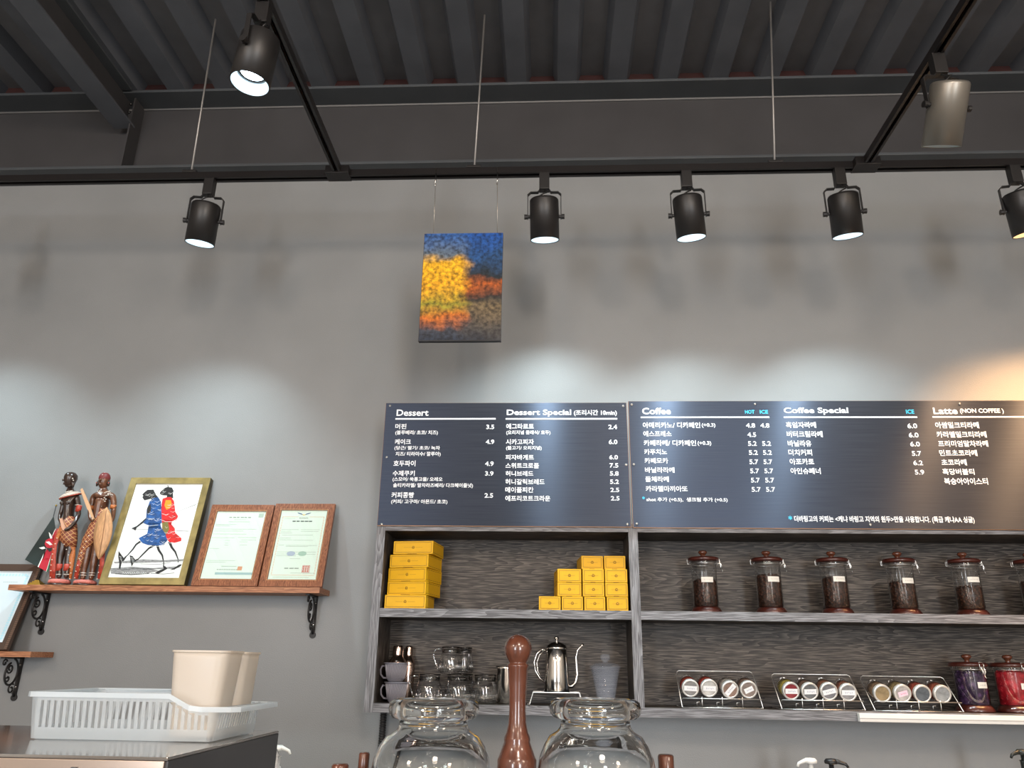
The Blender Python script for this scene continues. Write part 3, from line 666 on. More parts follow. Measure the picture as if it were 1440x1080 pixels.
def dripper(label, px, Y, z, sc, up):
    hh = .070 if up else .074
    x = W(px, 960, Y).x; t = thing('coffee_dripper', label, 'dripper', (x, Y, z), 'stacked coffee drippers')
    b = (x, Y, z)
    vs = []; rb = .034*sc; rt = .050*sc; h = hh-.006; n_ = 48
    pr = [(.020*sc,0),(.030*sc,0),(rb,.004),(rb+.004,.010),(rt,h),(rt+.006,h+.001),(rt+.006,h+.004),(rt-.002,h+.004),(rb+.001,.012),(.0,.008)]
    MB().lathe(pr, b, n_).build('cone', GREYGLASS, t)
    for i in range(22):
        a = -PI+PI*i/21
        MB().tube([(x+(rb+.005)*math.cos(a), Y+(rb+.005)*math.sin(a), z+.012), (x+(rt+.0005)*math.cos(a+.25), Y+(rt+.0005)*math.sin(a+.25), z+h-.002)], .0011, 5).build('rib', mat('grey_ribs', (.34,.32,.35), .25), t)
    s = -1
    MB().tube([(x+s*(rt+.002), Y-.005, z+h*.86), (x+s*(rt+.010), Y-.008, z+h*.88), (x+s*(rt+.016), Y-.009, z+h*.68), (x+s*(rt+.014), Y-.009, z+h*.40), (x+s*(rt+.004), Y-.006, z+h*.22), (x+s*(rt-.010), Y-.003, z+h*.2)], .0036, 8).build('handle', GREYGLASS, t)
    return t
dripper('lower grey translucent coffee dripper with ring handle, on the lowest shelf', 558, -.190, Z0, .82, 0)
dripper('upper grey translucent ribbed dripper stacked on the other one', 556, -.190, Z0+.0725, .84, 1)
bandm = mat('dark_steel_lid_band', (.10,.095,.09), .15, metal=1)
def server(label, cx, vb, Y, z, R, H, group='glass coffee servers', hs=-1, ha=0):
    x = W(cx, vb, Y).x; t = thing('glass_server', label, 'server', (x, Y, z), group); b = (x, Y, z)
    MB().lathe([(0,.001),(R*.93,.001),(R,.006),(R,H*.50),(R*.97,H*.62),(R*.86,H*.74),(R*.80,H*.80),(R*.82,H*.97),(R*.85,H)], b, 36).build('glass_body', GLASS, t)
    for i in range(26):
        a = 2*PI*i/26
        MB().tube([(x+R*math.cos(a), Y+R*math.sin(a), z+.006), (x+R*math.cos(a), Y+R*math.sin(a), z+H*.46)], .0016, 5).build('flute', thin_glass('flute_glass', (.96,.97,.97), 5.0, .10), t)
    MB().lathe([(R*.80,H*.80),(R*.825,H*.80),(R*.845,H*.95),(R*.83,H*.95)], b, 36).build('neck_band', thin_glass('neck_glass', (.55,.54,.53), 2.0), t)
    MB().lathe([(R*.86,H+.0002),(R*.88,H+.002),(R*.86,H+.004),(0,H+.006)], b, 36).build('lid', bandm, t)
    ca, sa = math.cos(ha), math.sin(ha)
    def q(r, h): return (x+hs*r*ca, Y-r*sa, z+h)
    MB().tube([q(R*.84,H*.93), q(R*1.15,H*.97), q(R*1.50,H*.90), q(R*1.58,H*.72), q(R*1.42,H*.45), q(R*1.15,H*.18), q(R*1.0,H*.10)], .0032, 8).build('handle', thin_glass('handle_glass', (.85,.87,.88), 3.0), t)
server('glass coffee server at the left with its handle towards the shakers', 603, 975, -.175, Z0, .048, .098)
server('glass coffee server in the middle of the bottom row, below the stacked ones', 643, 975, -.150, Z0, .048, .098, ha=1.2)
server('glass coffee server at the right end of the row, beside the steel jug', 682, 975, -.160, Z0, .048, .098, ha=1.3)
server('glass coffee server stacked on top of the others, handle to the left', 634, 930, -.158, Z0+.105, .043, .092)
server('glass coffee server stacked on top, half behind the front one', 652, 930, -.060, Z0+.105, .038, .092, ha=2.0)
server('glass coffee server in the back row under the half hidden top one', 652, 975, -.058, Z0, .040, .098, ha=2.2)
t = thing('steel_jug', 'plain stainless steel milk jug half hidden by the wooden finial', 'jug', (W(712,960,-.15).x, -.15, Z0))
x = t.location.x
MB().lathe([(0,.001),(.034,.001),(.036,.004),(.036,.122),(.040,.131),(.039,.132),(.034,.122),(.034,.006)], (x,-.15,Z0), 36).build('jug_body', STEEL, t)
MB().lathe([(.0405,.131),(.0415,.1325),(.0400,.134),(.039,.1325)], (x,-.15,Z0), 36).build('rim', bandm, t)
# wire stand, burner plate and gooseneck kettle
kx = W(783, 960, -.15).x; ky = -.15
t = thing('kettle_stand', 'low steel stand with splayed sides under the gooseneck kettle', 'stand', (kx, ky, Z0))
zt = Z0+.044
a0 = W(520+845/3.79, 978, ky-.05).x; a1 = W(520+1145/3.79, 978, ky-.05).x; b0 = W(520+870/3.79, 970, ky-.05).x; b1 = W(520+1118/3.79, 970, ky-.05).x
MB().box(b0, b1, ky-.055, ky+.055, zt-.003, zt).build('top_plate', bandm, t, .001)
for yy in (ky-.054, ky+.054):
    MB().tube([(a0-.004,yy,Z0+.002),(a0+.006,yy,Z0+.003),(b0,yy,zt),(b1,yy,zt),(a1-.006,yy,Z0+.003),(a1+.004,yy,Z0+.002)], .0022, 8).build('leg_wire', CHROME, t)
kz = zt+.0004
t = thing('gooseneck_kettle', 'stainless steel gooseneck kettle with domed lid, spout to the right', 'kettle', (kx, ky, kz))
x = kx; b = (kx, ky, kz); hk = .150
MB().lathe([(0,0),(.047,0),(.049,.004),(.0465,.060),(.043,.110),(.040,.150),(.038,.152)], b, 48).build('kettle_body', STEEL, t)
MB().lathe([(.040,.1525),(.042,.155),(.041,.160),(.036,.168),(.024,.176),(.010,.180),(0,.181)], b, 40).build('lid', STEEL, t)
MB().lathe([(.005,.1805),(.004,.188),(.010,.192),(.011,.196),(.005,.199),(0,.1995)], b, 20).build('lid_knob', STEEL, t)
MB().tube([(x+.040,ky,kz+.020),(x+.058,ky-.002,kz+.022),(x+.072,ky-.003,kz+.036),(x+.078,ky-.004,kz+.062),(x+.076,ky-.004,kz+.095),(x+.074,ky-.004,kz+.125),(x+.080,ky-.004,kz+.150),(x+.096,ky-.004,kz+.168),(x+.104,ky-.004,kz+.172)],
          [.0075,.007,.0062,.0055,.0048,.0045,.0042,.004,.004], 10).build('spout', STEEL, t)
def hd(o): return [(x-.038,ky-.002,kz+.148+o), (x-.058,ky-.003,kz+.152+o), (x-.076,ky-.003,kz+.135+o*.5), (x-.086,ky-.003,kz+.105), (x-.082,ky-.003,kz+.075), (x-.066,ky-.003,kz+.050), (x-.047,ky-.003,kz+.034)]
MB().tube(hd(0), .0035, 8).build('handle', STEEL, t)
MB().tube([(p[0]+.010, p[1]-.006, p[2]-.004) for p in hd(0)[1:-1]], .0022, 8).build('handle_insert', STEEL, t)
t = thing('glass_dripper', 'tapered glass jug with a glass ball lid at the right of the kettle', 'jug', (W(852,970,-.14).x, -.14, Z0))
x = t.location.x; b = (x,-.14,Z0)
bl = milky('bluish_glass', (.66,.74,.88), .86, .04)
MB().lathe([(0,.002),(.030,.002),(.034,.008),(.036,.030),(.046,.085),(.056,.130),(.060,.134),(.060,.139),(.054,.139),(.044,.086),(.033,.030),(.030,.012),(0,.010)], b, 40).build('glass_body', bl, t)
MB().lathe([(.055,.140),(.050,.146),(.030,.150),(.012,.152)], b, 36).build('glass_lid', bl, t)
MB().lathe([(.010,.152),(.009,.156),(.018,.164),(.020,.172),(.014,.181),(0,.184)], b, 28).build('lid_ball', bl, t)
# ribbed black conduit under the cabinet
conm = mat('black_corrugated_hose', (.015,.014,.014), .4)
cx_ = W(539,1000,-.03); pr = []
for i in range(52): pr += [(.0135,i*.009),(.0135,i*.009+.004),(.0105,i*.009+.0055),(.0105,i*.009+.0075)]
t = thing('corrugated_conduit', 'black corrugated conduit going down the wall from the cabinet', 'conduit', (cx_.x,-.020,.951))
MB().lathe(pr, (cx_.x,-.020,.951), 16).build('hose', conm, t)

# ------------------------------------------------------------------ wall shelves at the left
SD = -.15
def wall_shelf(label, xl, xr, yt, yb, xm):
    A = W(xl, yt, SD); B = W(xr, yt, SD); Mz = W(xm, yt, SD).z; Mb = W(xm, yb, SD).z
    t = thing('wall_shelf', label, 'shelf', ((A.x+B.x)/2, SD/2, Mb))
    MB().box(A.x, B.x, SD, -.0005, Mb, Mz).build('board', SHELFWOOD, t, .001)
    return Mz, Mb, t
SZ, SZb, _ = wall_shelf('long reddish-brown wall shelf carrying the figures and framed certificates', 12, 450, 824, 832, 240)
LZ, LZb, _ = wall_shelf('short lower brown shelf at the left picture edge', -260, 44, 916, 924, 20)
def bracket(label, px, Y, ztop, H=.165, D=.125):
    x = W(px, 860, -.02).x
    t = thing('shelf_bracket', label, 'bracket', (x, 0, ztop-H), 'scrolled iron shelf brackets')
    MB().box(x-.008, x+.008, -.0055, -.0005, ztop-H+.012, ztop-.0005).lathe([(0,0),(.013,0),(.013,.005),(0,.005)], n=16, M=Matrix.Translation((x,-.0005,ztop-H+.010)) @ Matrix.Rotation(PI/2,4,'X'), smooth=False).build('wall_plate', BLACKIRON, t)
    MB().box(x-.008, x+.008, -D, -.006, ztop-.006, ztop-.0005).build('top_arm', BLACKIRON, t)
    def P(y, z_): return (x, y, ztop+z_)
    w_ = MB()
    # big C scroll
    pts = []
    for i in range(34):
        u = i/33; a = math.radians(80-330*u); r = .046*(1-.25*u); pts.append(P(-.056+r*math.cos(a)*.95, -.060+r*math.sin(a)*1.15))
    w_.tube(pts, .0042, 7)
    for (cy, cz, r0, tw, d0) in ((-.066,-.044,.019,430,200),(-.034,-.122,.020,420,60),(-.106,-.022,.014,380,20),(-.070,-.082,.014,380,160)):
        w_.tube([P(cy+r0*(1-.72*i/26)*math.cos(math.radians(d0+tw*i/26)), cz+r0*(1-.72*i/26)*math.sin(math.radians(d0+tw*i/26))) for i in range(27)], .0034, 7)
    w_.tube([P(-.006,-.150), P(-.016,-.140), P(-.020,-.128)], .004, 7)
    w_.build('scroll', BLACKIRON, t)
    for zz_ in (-.030, -.115): MB().ball((x,-.007,ztop+zz_), .0042, 6, (1,.5,1)).build('screw', STEEL, t)
bracket('black scrolled iron bracket under the left end of the long shelf', 60, 0, SZb)
bracket('black scrolled iron bracket under the right end of the long shelf', 441, 0, SZb)
bracket('black scrolled iron bracket under the short lower shelf', 42, 0, LZb)

# ------------------------------------------------------------------ leaning frames
goldf = mat('mottled_olive_gold_frame', (.26,.20,.075), .42, metal=.25, var=.30, vscale=22, bump=.2, bscale=60)
goldside = mat('dark_olive_frame_side', (.060,.048,.018), .5, var=.3, vscale=30)
glazing = thin_glass('picture_glazing', (.97,.98,.97), .7, .01)
def leaning(name, label, cat, xbl, xbr, xt0, ybot, ytop, zs, Yb, Yt, fw, depth, fm, side=None, group=None, inset=.006):
    """frame standing on a shelf (height zs) with its foot at Yb, top touching at Yt. returns thing, matrix (x right, y back, z up along the frame), w, h"""
    A = W(xbl, ybot, Yb); B = W(xbr, ybot, Yb); T_ = W(xt0, ytop, Yt)
    dz = T_.z-zs; h = math.hypot(dz, Yt-Yb); w_ = B.x-A.x; ang = math.atan2(Yt-Yb, dz)
    t = thing(name, label, cat, (A.x+w_/2, Yb+depth/2, zs), group)
    zl = depth*math.sin(ang)
    M = Matrix.Translation((A.x, Yb, zs+zl+.0006)) @ Matrix.Rotation(-ang, 4, 'X')
    # tilt: local z leans back (+y)
    for nm_, pl in (('frame_bar', [(0,0),(w_,0),(w_-fw,fw),(fw,fw)]), ('frame_bar', [(w_,0),(w_,h),(w_-fw,h-fw),(w_-fw,fw)]), ('frame_bar', [(w_,h),(0,h),(fw,h-fw),(w_-fw,h-fw)]), ('frame_bar', [(0,h),(0,0),(fw,fw),(fw,h-fw)])):
        MB().prism(pl, depth, M).build(nm_, fm, t, .0008)
    if side:
        MB().box(w_, w_+.0008, .001, depth-.001, .001, h-.001, M).box(-.0008, 0, .001, depth-.001, .001, h-.001, M).build('frame_side', side, t)
    MB().box(fw-.002, w_-fw+.002, inset, inset+.003, fw-.002, h-fw+.002, M).build('sheet', PAPER if name != 'framed_certificate' else mat('pale_green_certificate_paper', (.70,.80,.73), .6), t)
    return t, M, w_, h
# painting of two walkers
PT, PM, PW, PH = leaning('framed_picture', 'gold-framed picture of two walking robed figures, blue and red, on the long shelf', 'picture',
                         138, 258.5, 176, 822.5, 673.5, SZ, -.130, -.030, .0285, .030, goldf, goldside)
T5 = (140,665,6.75)
def pic(u, v):
    """crop pixel -> picture coordinates via the sheet's four corners (bilinear inverse)"""
    c = ((83,985),(750,985),(940,140),(308,130)); fw = .0285
    # solve for s,t
    s_, t_ = .5, .5
    for _ in range(12):
        def f(s_, t_):
            return ((1-s_)*(1-t_)*c[0][0]+s_*(1-t_)*c[1][0]+s_*t_*c[2][0]+(1-s_)*t_*c[3][0]-u, (1-s_)*(1-t_)*c[0][1]+s_*(1-t_)*c[1][1]+s_*t_*c[2][1]+(1-s_)*t_*c[3][1]-v)
        e = 1e-4; f0 = f(s_, t_); fs_ = f(s_+e, t_); ft_ = f(s_, t_+e)
        a, b_, c_, d_ = (fs_[0]-f0[0])/e, (ft_[0]-f0[0])/e, (fs_[1]-f0[1])/e, (ft_[1]-f0[1])/e
        D_ = a*d_-b_*c_; s_ -= (d_*f0[0]-b_*f0[1])/D_; t_ -= (-c_*f0[0]+a*f0[1])/D_
    return fw+s_*(PW-2*fw), fw+t_*(PH-2*fw)
pbk = mat('black_paint', (.012,.011,.012), .6); pblu = mat('blue_paint', (.010,.065,.22), .5, var=.5, vscale=60); pred = mat('red_paint', (.55,.012,.012), .5, var=.4, vscale=60)
porg = mat('orange_paint', (.80,.25,.01), .5); pwh = mat('white_paint', (.80,.82,.80), .6); pgry = mat('grey_wash_paint', (.22,.22,.22), .6, var=.5, vscale=80, stretch=(1,1,6)); poli = mat('olive_paint', (.16,.13,.03), .6)
def pblob(pts, m, lay, name='painted_shape', parent=PT, M=PM, tr=pic, d=.0060):
    MB().prism([tr(u, v) for u, v in pts], .0004, M @ Matrix.Translation((0, d-.0004*lay, 0))).build(name, m, parent)
def pstroke(pts, wd, m, lay, name='brush_stroke', parent=PT, M=PM, tr=pic, d=.0060):
    P_ = [Vector((*tr(u, v), 0)) for u, v in pts]; mb = MB(); MM = M @ Matrix.Translation((0, d-.0004*lay, 0)); n_ = len(P_); L_ = []; R_ = []
    for i in range(n_):
        dd = (P_[min(i+1,n_-1)]-P_[max(i-1,0)]).normalized(); nn = Vector((-dd.y, dd.x, 0)); w_ = wd[i] if isinstance(wd, (list,tuple)) else wd
        L_.append(P_[i]+nn*w_/2); R_.append(P_[i]-nn*w_/2)
    mb.prism([(p.x, p.y) for p in L_]+[(p.x, p.y) for p in reversed(R_)], .0004, MM); mb.build(name, m, parent)
# ground washes
for pl in ([(100,905),(300,890),(470,900),(560,925),(440,945),(250,960),(110,950)], [(130,850),(400,825),(600,832),(780,822),(775,840),(560,850),(300,858),(140,862)], [(290,895),(500,900),(700,885),(760,890),(700,905),(480,912),(300,908)]): pblob(pl, pgry, 1)
pstroke([(100,905),(200,915),(350,905),(450,915)], .0015, pbk, 1); pstroke([(150,950),(300,958),(470,945)], .003, pbk, 1); pstroke([(380,865),(560,868),(660,850)], .0012, pbk, 1); pstroke([(480,945),(600,950),(700,940)], .0016, pbk, 1)
# spears
pstroke([(690,402),(790,365),(876,333)], [.0008,.0012,.0022], pbk, 1); pstroke([(300,562),(560,556)], .0010, pbk, 1); pstroke([(690,572),(815,577)], .0022, pgry, 1)
# legs
pstroke([(395,650),(330,695),(300,740),(255,790),(225,812)], [.010,.008,.007,.0045,.004], pbk, 1, 'painted_leg'); pstroke([(520,690),(450,730),(400,780),(350,830),(325,845)], [.010,.008,.007,.005,.004], pbk, 1, 'painted_leg')
pstroke([(520,680),(545,745),(580,790),(597,850),(598,885)], [.011,.009,.007,.004,.004], pbk, 1, 'painted_leg'); pstroke([(640,670),(665,720),(700,760),(728,820),(732,850)], [.011,.009,.007,.004,.004], pbk, 1, 'painted_leg')
pblob([(170,755),(195,785),(222,815),(250,800),(225,838),(205,850),(195,910),(180,905),(182,860),(168,800)], pbk, 2); pblob([(275,790),(305,800),(330,830),(352,818),(330,848),(315,860),(300,890),(288,850)], pbk, 2)
pblob([(520,940),(560,920),(600,905),(590,880),(615,885),(635,905),(600,925),(550,950)], pbk, 2); pblob([(660,915),(700,895),(740,870),(765,865),(760,880),(700,912)], pbk, 2)
# red walker
pblob([(560,275),(600,262),(640,262),(668,300),(685,400),(712,440),(700,475),(640,490),(560,470),(545,400)], pred, 2); pblob([(565,500),(640,500),(685,550),(690,590),(752,640),(750,665),(690,680),(640,672),(570,600)], pred, 2)
pblob([(590,290),(640,290),(650,330),(630,370),(600,380),(580,340)], porg, 3); pblob([(565,500),(620,490),(635,560),(600,620),(572,580)], poli, 3)
# blue walker
pblob([(440,300),(470,270),(520,262),(550,310),(562,500),(530,520),(430,520),(385,500),(412,470),(415,380)], pblu, 4); pblob([(440,530),(520,518),(560,545),(600,600),(622,660),(590,700),(520,705),(440,700),(380,680),(352,640),(430,600)], pblu, 4)
pstroke([(415,465),(380,495),(330,535),(283,553)], [.011,.009,.007,.005], pbk, 3, 'painted_arm'); pblob([(285,548),(330,540),(318,572)], pbk, 4)
pblob([(418,365),(450,320),(455,400),(420,420)], pbk, 5)
pblob([(430,500),(545,500),(560,550),(445,550)], pblu, 4); pblob([(560,470),(660,480),(650,520),(565,515)], pred, 2); pblob([(440,262),(500,240),(530,275),(470,290)], pbk, 3); pblob([(600,225),(655,220),(660,270),(600,275)], pbk, 1)
# heads
pblob([(385,215),(415,190),(470,188),(490,215),(500,260),(470,270),(430,280),(390,290),(370,262),(378,245),(368,235)], pbk, 4, 'painted_head'); pblob([(535,215),(570,178),(600,165),(645,170),(662,200),(655,240),(600,245),(560,242),(535,232)], pbk, 4, 'painted_head')
pstroke([(605,150),(615,175)], .003, pbk, 4)
# white contour strokes
rs = random.Random(3)
for (x0_, x1_, y0_, y1_, k_) in ((420,550,280,500,16),(380,600,545,695,16),(555,690,280,470,11),(580,740,510,670,9),(385,490,200,275,6),(545,655,175,240,6)):
    for i in range(k_):
        cu, cv = rs.uniform(x0_, x1_-30), rs.uniform(y0_+8, y1_-12); l_ = rs.uniform(22, 60); cu2 = cu-(cv-400)*.10*0
        pstroke([(cu, cv), (cu+l_*.5, cv+rs.uniform(4,14)), (min(cu+l_, x1_), cv+rs.uniform(-10,6))], [.0004,.0011,.0004], pwh, 6)
for pl in ([(352,650),(400,695),(470,712),(560,712),(622,668)], [(545,470),(600,492),(660,492),(715,460)], [(640,682),(700,686),(755,668)], [(385,512),(450,530),(530,520)], [(480,205),(520,260),(548,300),(555,350)]): pstroke(pl, .0012, pwh, 6)
for i in range(5): pstroke([(176+i*7,800+i*13),(200+i*4,806+i*13)], .0009, pwh, 6); pstroke([(285+i*6,812+i*12),(312+i*5,815+i*12)], .0009, pwh, 6)
pu0, pv0 = pic(215,956); pu1, pv1 = pic(445,934)
for i in range(11): pstroke([(218+i*21,952),(226+i*21,938),(234+i*21,952)], .0009, pwh, 6, 'signature_stroke')

# certificates
linem = mat('gilt_inner_line', (.62,.38,.18), .35, metal=.5); inkg = mat('pale_certificate_ink', (.30,.36,.32), .7)
sealm = mat('red_seal', (.55,.08,.06), .7); blueg = mat('pale_blue_band', (.36,.50,.52), .7)
def certificate(label, xbl, xbr, xt0, ytop, kind):
    fw = .030
    t, M, w_, h = leaning('framed_certificate', label, 'certificate', xbl, xbr, xt0, 823, ytop, SZ, -.125 if kind == 2 else -.128, -.035, fw, .016, FRAMEWOOD, None, 'wood-framed certificates on the long shelf', .005)
    mb = MB(); g = fw-.004; e = .0012
    for a, b_, c_, d_ in ((g,w_-g,g,g+e),(g,w_-g,h-g-e,h-g),(g,g+e,g,h-g),(w_-g-e,w_-g,g,h-g)): mb.box(a,b_,-.0005,.0003,c_,d_,M)
    mb.build('gilt_line', linem, t)
    X0, X1, Z0_, Z1_ = fw, w_-fw, fw, h-fw; ww = X1-X0; hh = Z1_-Z0_
    def seg(a, b_, v, th=.0011, m=inkg, dash=0, name='printed_line'):
        q = MB(); n_ = dash or 1; r_ = random.Random(int(v*1000))
        for i in range(n_):
            u0 = a+(b_-a)*i/n_; u1 = u0+(b_-a)/n_*(.62+.25*r_.random() if dash else 1)
            q.box(X0+ww*u0, X0+ww*u1, .0044, .0050, Z1_-hh*v-th, Z1_-hh*v, M)
        q.build(name, m, t)
    if kind == 1:
        seg(.27,.73,.085,.0042,inkg,6); seg(.38,.62,.125,.0012,inkg,10); seg(.28,.72,.158,.0016,inkg,14)
        for a, b_, v in ((.03,.45,.20),(.03,.33,.22),(.03,.88,.27),(.03,.62,.30),(.02,.70,.345),(.02,.48,.40),(.55,.92,.395),(.62,.92,.43),(.30,.40,.44),(.60,.76,.46),(.31,.38,.48),(.62,.76,.505),(.31,.39,.51),(.03,.22,.56),(.03,.60,.735),(.03,.42,.76)): seg(a, b_, v, .0012, inkg, max(3,int((b_-a)*34)))
        seg(.36,.66,.815,.0022,inkg,9); seg(.28,.70,.86,.0034,inkg,9); seg(.26,1.0,.905,.010,blueg,0,'blue_band')
        for q0 in (0,): 
            MB().box(X0+ww*.68, X0+ww*.77, .0043, .0050, Z1_-hh*.875, Z1_-hh*.82, M).build('red_seal', mat('orange_seal', (.62,.30,.18), .7), t)
        MB().box(X0+ww*.86, X0+ww*.96, .0043, .0050, Z1_-hh*.09, Z1_-hh*.03, M).build('corner_mark', mat('faint_grey_mark', (.45,.55,.49), .7), t)
    else:
        bo = mat('orange_border_ink', (.72,.36,.22), .7)
        q = MB()
        for a, b_, c_, d_ in ((.05,.40,.095,.099),(.62,.95,.095,.099),(.05,.95,.935,.939)): q.box(X0+ww*a, X0+ww*b_, .0044,.0050, Z1_-hh*d_, Z1_-hh*c_, M)
        for u in (.05, .94): 
            for i in range(22): v0 = .10+.835*i/22; q.box(X0+ww*u, X0+ww*(u+.010), .0044,.0050, Z1_-hh*(v0+.025), Z1_-hh*v0, M)
        q.build('printed_border', bo, t)
        navy = mat('navy_wing', (.06,.10,.25), .6)
        for s in (-1, 1):
            MB().prism([(X0+ww*(.5+s*.02), Z1_-hh*.070), (X0+ww*(.5+s*.13), Z1_-hh*.045), (X0+ww*(.5+s*.15), Z1_-hh*.030), (X0+ww*(.5+s*.05), Z1_-hh*.048)], .0005, M @ Matrix.Translation((0,.0044,0))).build('wing_emblem', navy, t)
        MB().prism([(X0+ww*.46, Z1_-hh*.058), (X0+ww*.5, Z1_-hh*.078), (X0+ww*.54, Z1_-hh*.058), (X0+ww*.5, Z1_-hh*.062)], .0005, M @ Matrix.Translation((0,.0043,0))).build('emblem_centre', mat('yellow_emblem', (.75,.50,.08), .6), t)
        put_text('KOAN', X0+ww*.42, Z1_-hh*.128, X0+ww*.60, Z1_-hh*.104, .0042, mat('dark_certificate_ink', (.10,.13,.12), .7), t, .0, M=M_local(M, t))
        seg(.28,.72,.155,.0050,mat('dark_certificate_ink', (.10,.13,.12), .7),5); seg(.10,.33,.120,.0010,inkg,12)
        for a, b_, v in ((.08,.45,.285),(.50,.90,.285),(.08,.30,.31),(.50,.88,.31),(.08,.33,.335),(.12,.78,.365),(.08,.32,.41),(.08,.35,.435),(.38,.80,.44),(.08,.20,.51),(.24,.90,.515),(.24,.72,.53),(.08,.90,.61),(.08,.90,.64),(.08,.50,.665),(.38,.60,.705),(.45,.95,.905),(.10,.85,.965)): seg(a, b_, v, .0013, inkg, max(3,int((b_-a)*34)))
        seg(.30,.62,.835,.0045,inkg,3)
        for (u, m_) in ((.38, mat('lilac_blot', (.42,.48,.62), .7)), (.62, mat('green_blot', (.38,.55,.46), .7))):
            MB().prism([(X0+ww*(u+.09*math.cos(a)), Z1_-hh*(.635+.035*math.sin(a))) for a in [i*PI/8 for i in range(16)]], .0005, M @ Matrix.Translation((0,.0046,0))).build('faint_blot', m_, t)
        s0 = MB()
        for i in range(3):
            for k_ in range(3):
                s0.box(X0+ww*(.69+.045*i), X0+ww*(.72+.045*i), .0043,.005, Z1_-hh*(.812+.028*k_+.020), Z1_-hh*(.812+.028*k_), M)
        for a, b_, c_, d_ in ((.675,.83,.800,.805),(.675,.83,.895,.900),(.675,.683,.80,.90),(.822,.83,.80,.90)): s0.box(X0+ww*a, X0+ww*b_, .0043,.005, Z1_-hh*d_, Z1_-hh*c_, M)
        s0.build('red_seal', sealm, t)
    MB().box(fw-.001, w_-fw+.001, .0026, .0030, fw-.001, h-fw+.001, M).build('glazing', glazing, t)
def M_local(M, t): return Matrix.Translation(-t.location) @ M
certificate('brown wood-framed pale green certificate next to the gold-framed picture', 268, 361, 298, 711, 1)
certificate('brown wood-framed certificate with red seal and winged emblem, right end of long shelf', 363.5, 452.5, 388, 709.5, 2)
# big certificate on the lower shelf, cut by the frame
brf = mat('dark_brown_carved_frame', (.055,.032,.022), .4, bump=.2, bscale=90)
t, M, w_, h = leaning('large_certificate', 'large certificate in a dark brown notched frame on the short lower shelf, left edge', 'certificate', -150, 8, 0, 917, 795, LZ, -.125, -.015, .030, .018, brf)
# set its sheet blue-bordered
for ch in t.children:
    if ch.name.startswith('sheet'): ch.data.materials.clear(); ch.data.materials.append(mat('pale_blue_sheet', (.50,.57,.61), .6))
q = MB()
for i in range(46):
    zz_ = .004+(h-.008)*i/46; q.box(w_-.012, w_-.001, -.0012, .0, zz_, zz_+(h/46)*.55, M)
q.build('notched_beading', mat('brown_beading', (.13,.075,.05), .4), t)
q = MB(); cyb = mat('light_cyan_ornament', (.36,.58,.66), .7)
for i in range(26):
    zz_ = .045+(h-.09)*i/26; q.box(w_-.052, w_-.040, .0055, .0060, zz_, zz_+.006, M)
for i in range(16): q.box(w_-.060-i*.014, w_-.052-i*.014, .0055, .0060, h-.052, h-.042, M)
q.box(w_-.047,w_-.045,.0055,.006,.04,h-.04,M); q.build('printed_border', cyb, t)
q = MB(); 
for i in range(8): q.box(w_-.085-i*.008, w_-.080-i*.008, .0055,.006, h-.080, h-.0775, M)
q.build('printed_line', inkg, t)

# ------------------------------------------------------------------ flag and wooden figures
T4 = (30,650,6.0)
def fg(u, v, dy=0, Y=-.085): return W(T4[0]+u/T4[2], T4[1]+v/T4[2], Y+dy)
brass = mat('brass', (.50,.33,.07), .28, metal=.9)
bp = fg(130,1035,0,-.045); base = Vector((bp.x, -.045, SZ+.0005))
t = thing('desk_flag', 'small desk flag in black, red and green on a stepped brass base', 'flag', base)
q = MB()
for i in range(5): s_ = .034-.0062*i; q.box(base.x-s_, base.x+s_, base.y-s_*.8, base.y+s_*.8, base.z+.0055*i, base.z+.0055*(i+1))
q.build('stepped_base', brass, t, .0006)
tip = fg(292,372,0,-.045); lo = Vector((base.x, base.y, base.z+.027))
MB().tube([lo, tip], .0018, 8).build('pole', mat('black_pole', (.02,.02,.02), .4), t)
MB().ball(tip+Vector((.0,0,.004)), .0042, 8).build('finial', brass, t)
# flag cloth, fly hanging down-left: quad in crop px with stripes across
hoist_top, fly_top, fly_bot, hoist_bot = (272,455), (30,822), (222,928), (300,640)
def fl(s_, t_):
    # s along fly (0 hoist..1), t across stripes (0 top/black .. 1 green)
    a = Vector(hoist_top).lerp(Vector(fly_top), s_); b_ = Vector(hoist_bot).lerp(Vector(fly_bot), s_); p = a.lerp(b_, t_)
    return fg(p.x, p.y, -.006-.012*math.sin(s_*5+t_*3)*(.3+.7*s_), -.045)
def stripe(t0, t1, m, name, off=0, s0=0, s1=1):
    vs = []; fs = []; NS, NT = 14, 4
    for i in range(NS+1):
        for k_ in range(NT+1):
            p = fl(s0+(s1-s0)*i/NS, t0+(t1-t0)*k_/NT); vs += [p+Vector((0,-off,0))]
    nv = len(vs); vs += [v+Vector((0,.0008,0)) for v in vs]
    for i in range(NS):
        for k_ in range(NT):
            a = i*(NT+1)+k_; b2 = a+NT+1; fs += [(a,b2,b2+1,a+1), (nv+a,nv+a+1,nv+b2+1,nv+b2)]
    MB().add(vs, fs, True).build(name, m, t)
fk = mat('black_flag_cloth', (.012,.022,.020), .6); frd = mat('red_flag_cloth', (.45,.012,.03), .6); fgn = mat('green_flag_cloth', (.02,.12,.05), .6); fwt = mat('white_flag_cloth', (.75,.75,.72), .6)
stripe(0,.56,fk,'black_stripe'); stripe(.56,.60,fwt,'white_stripe'); stripe(.60,.93,frd,'red_stripe'); stripe(.93,.95,fwt,'white_stripe'); stripe(.95,1,fgn,'green_stripe')
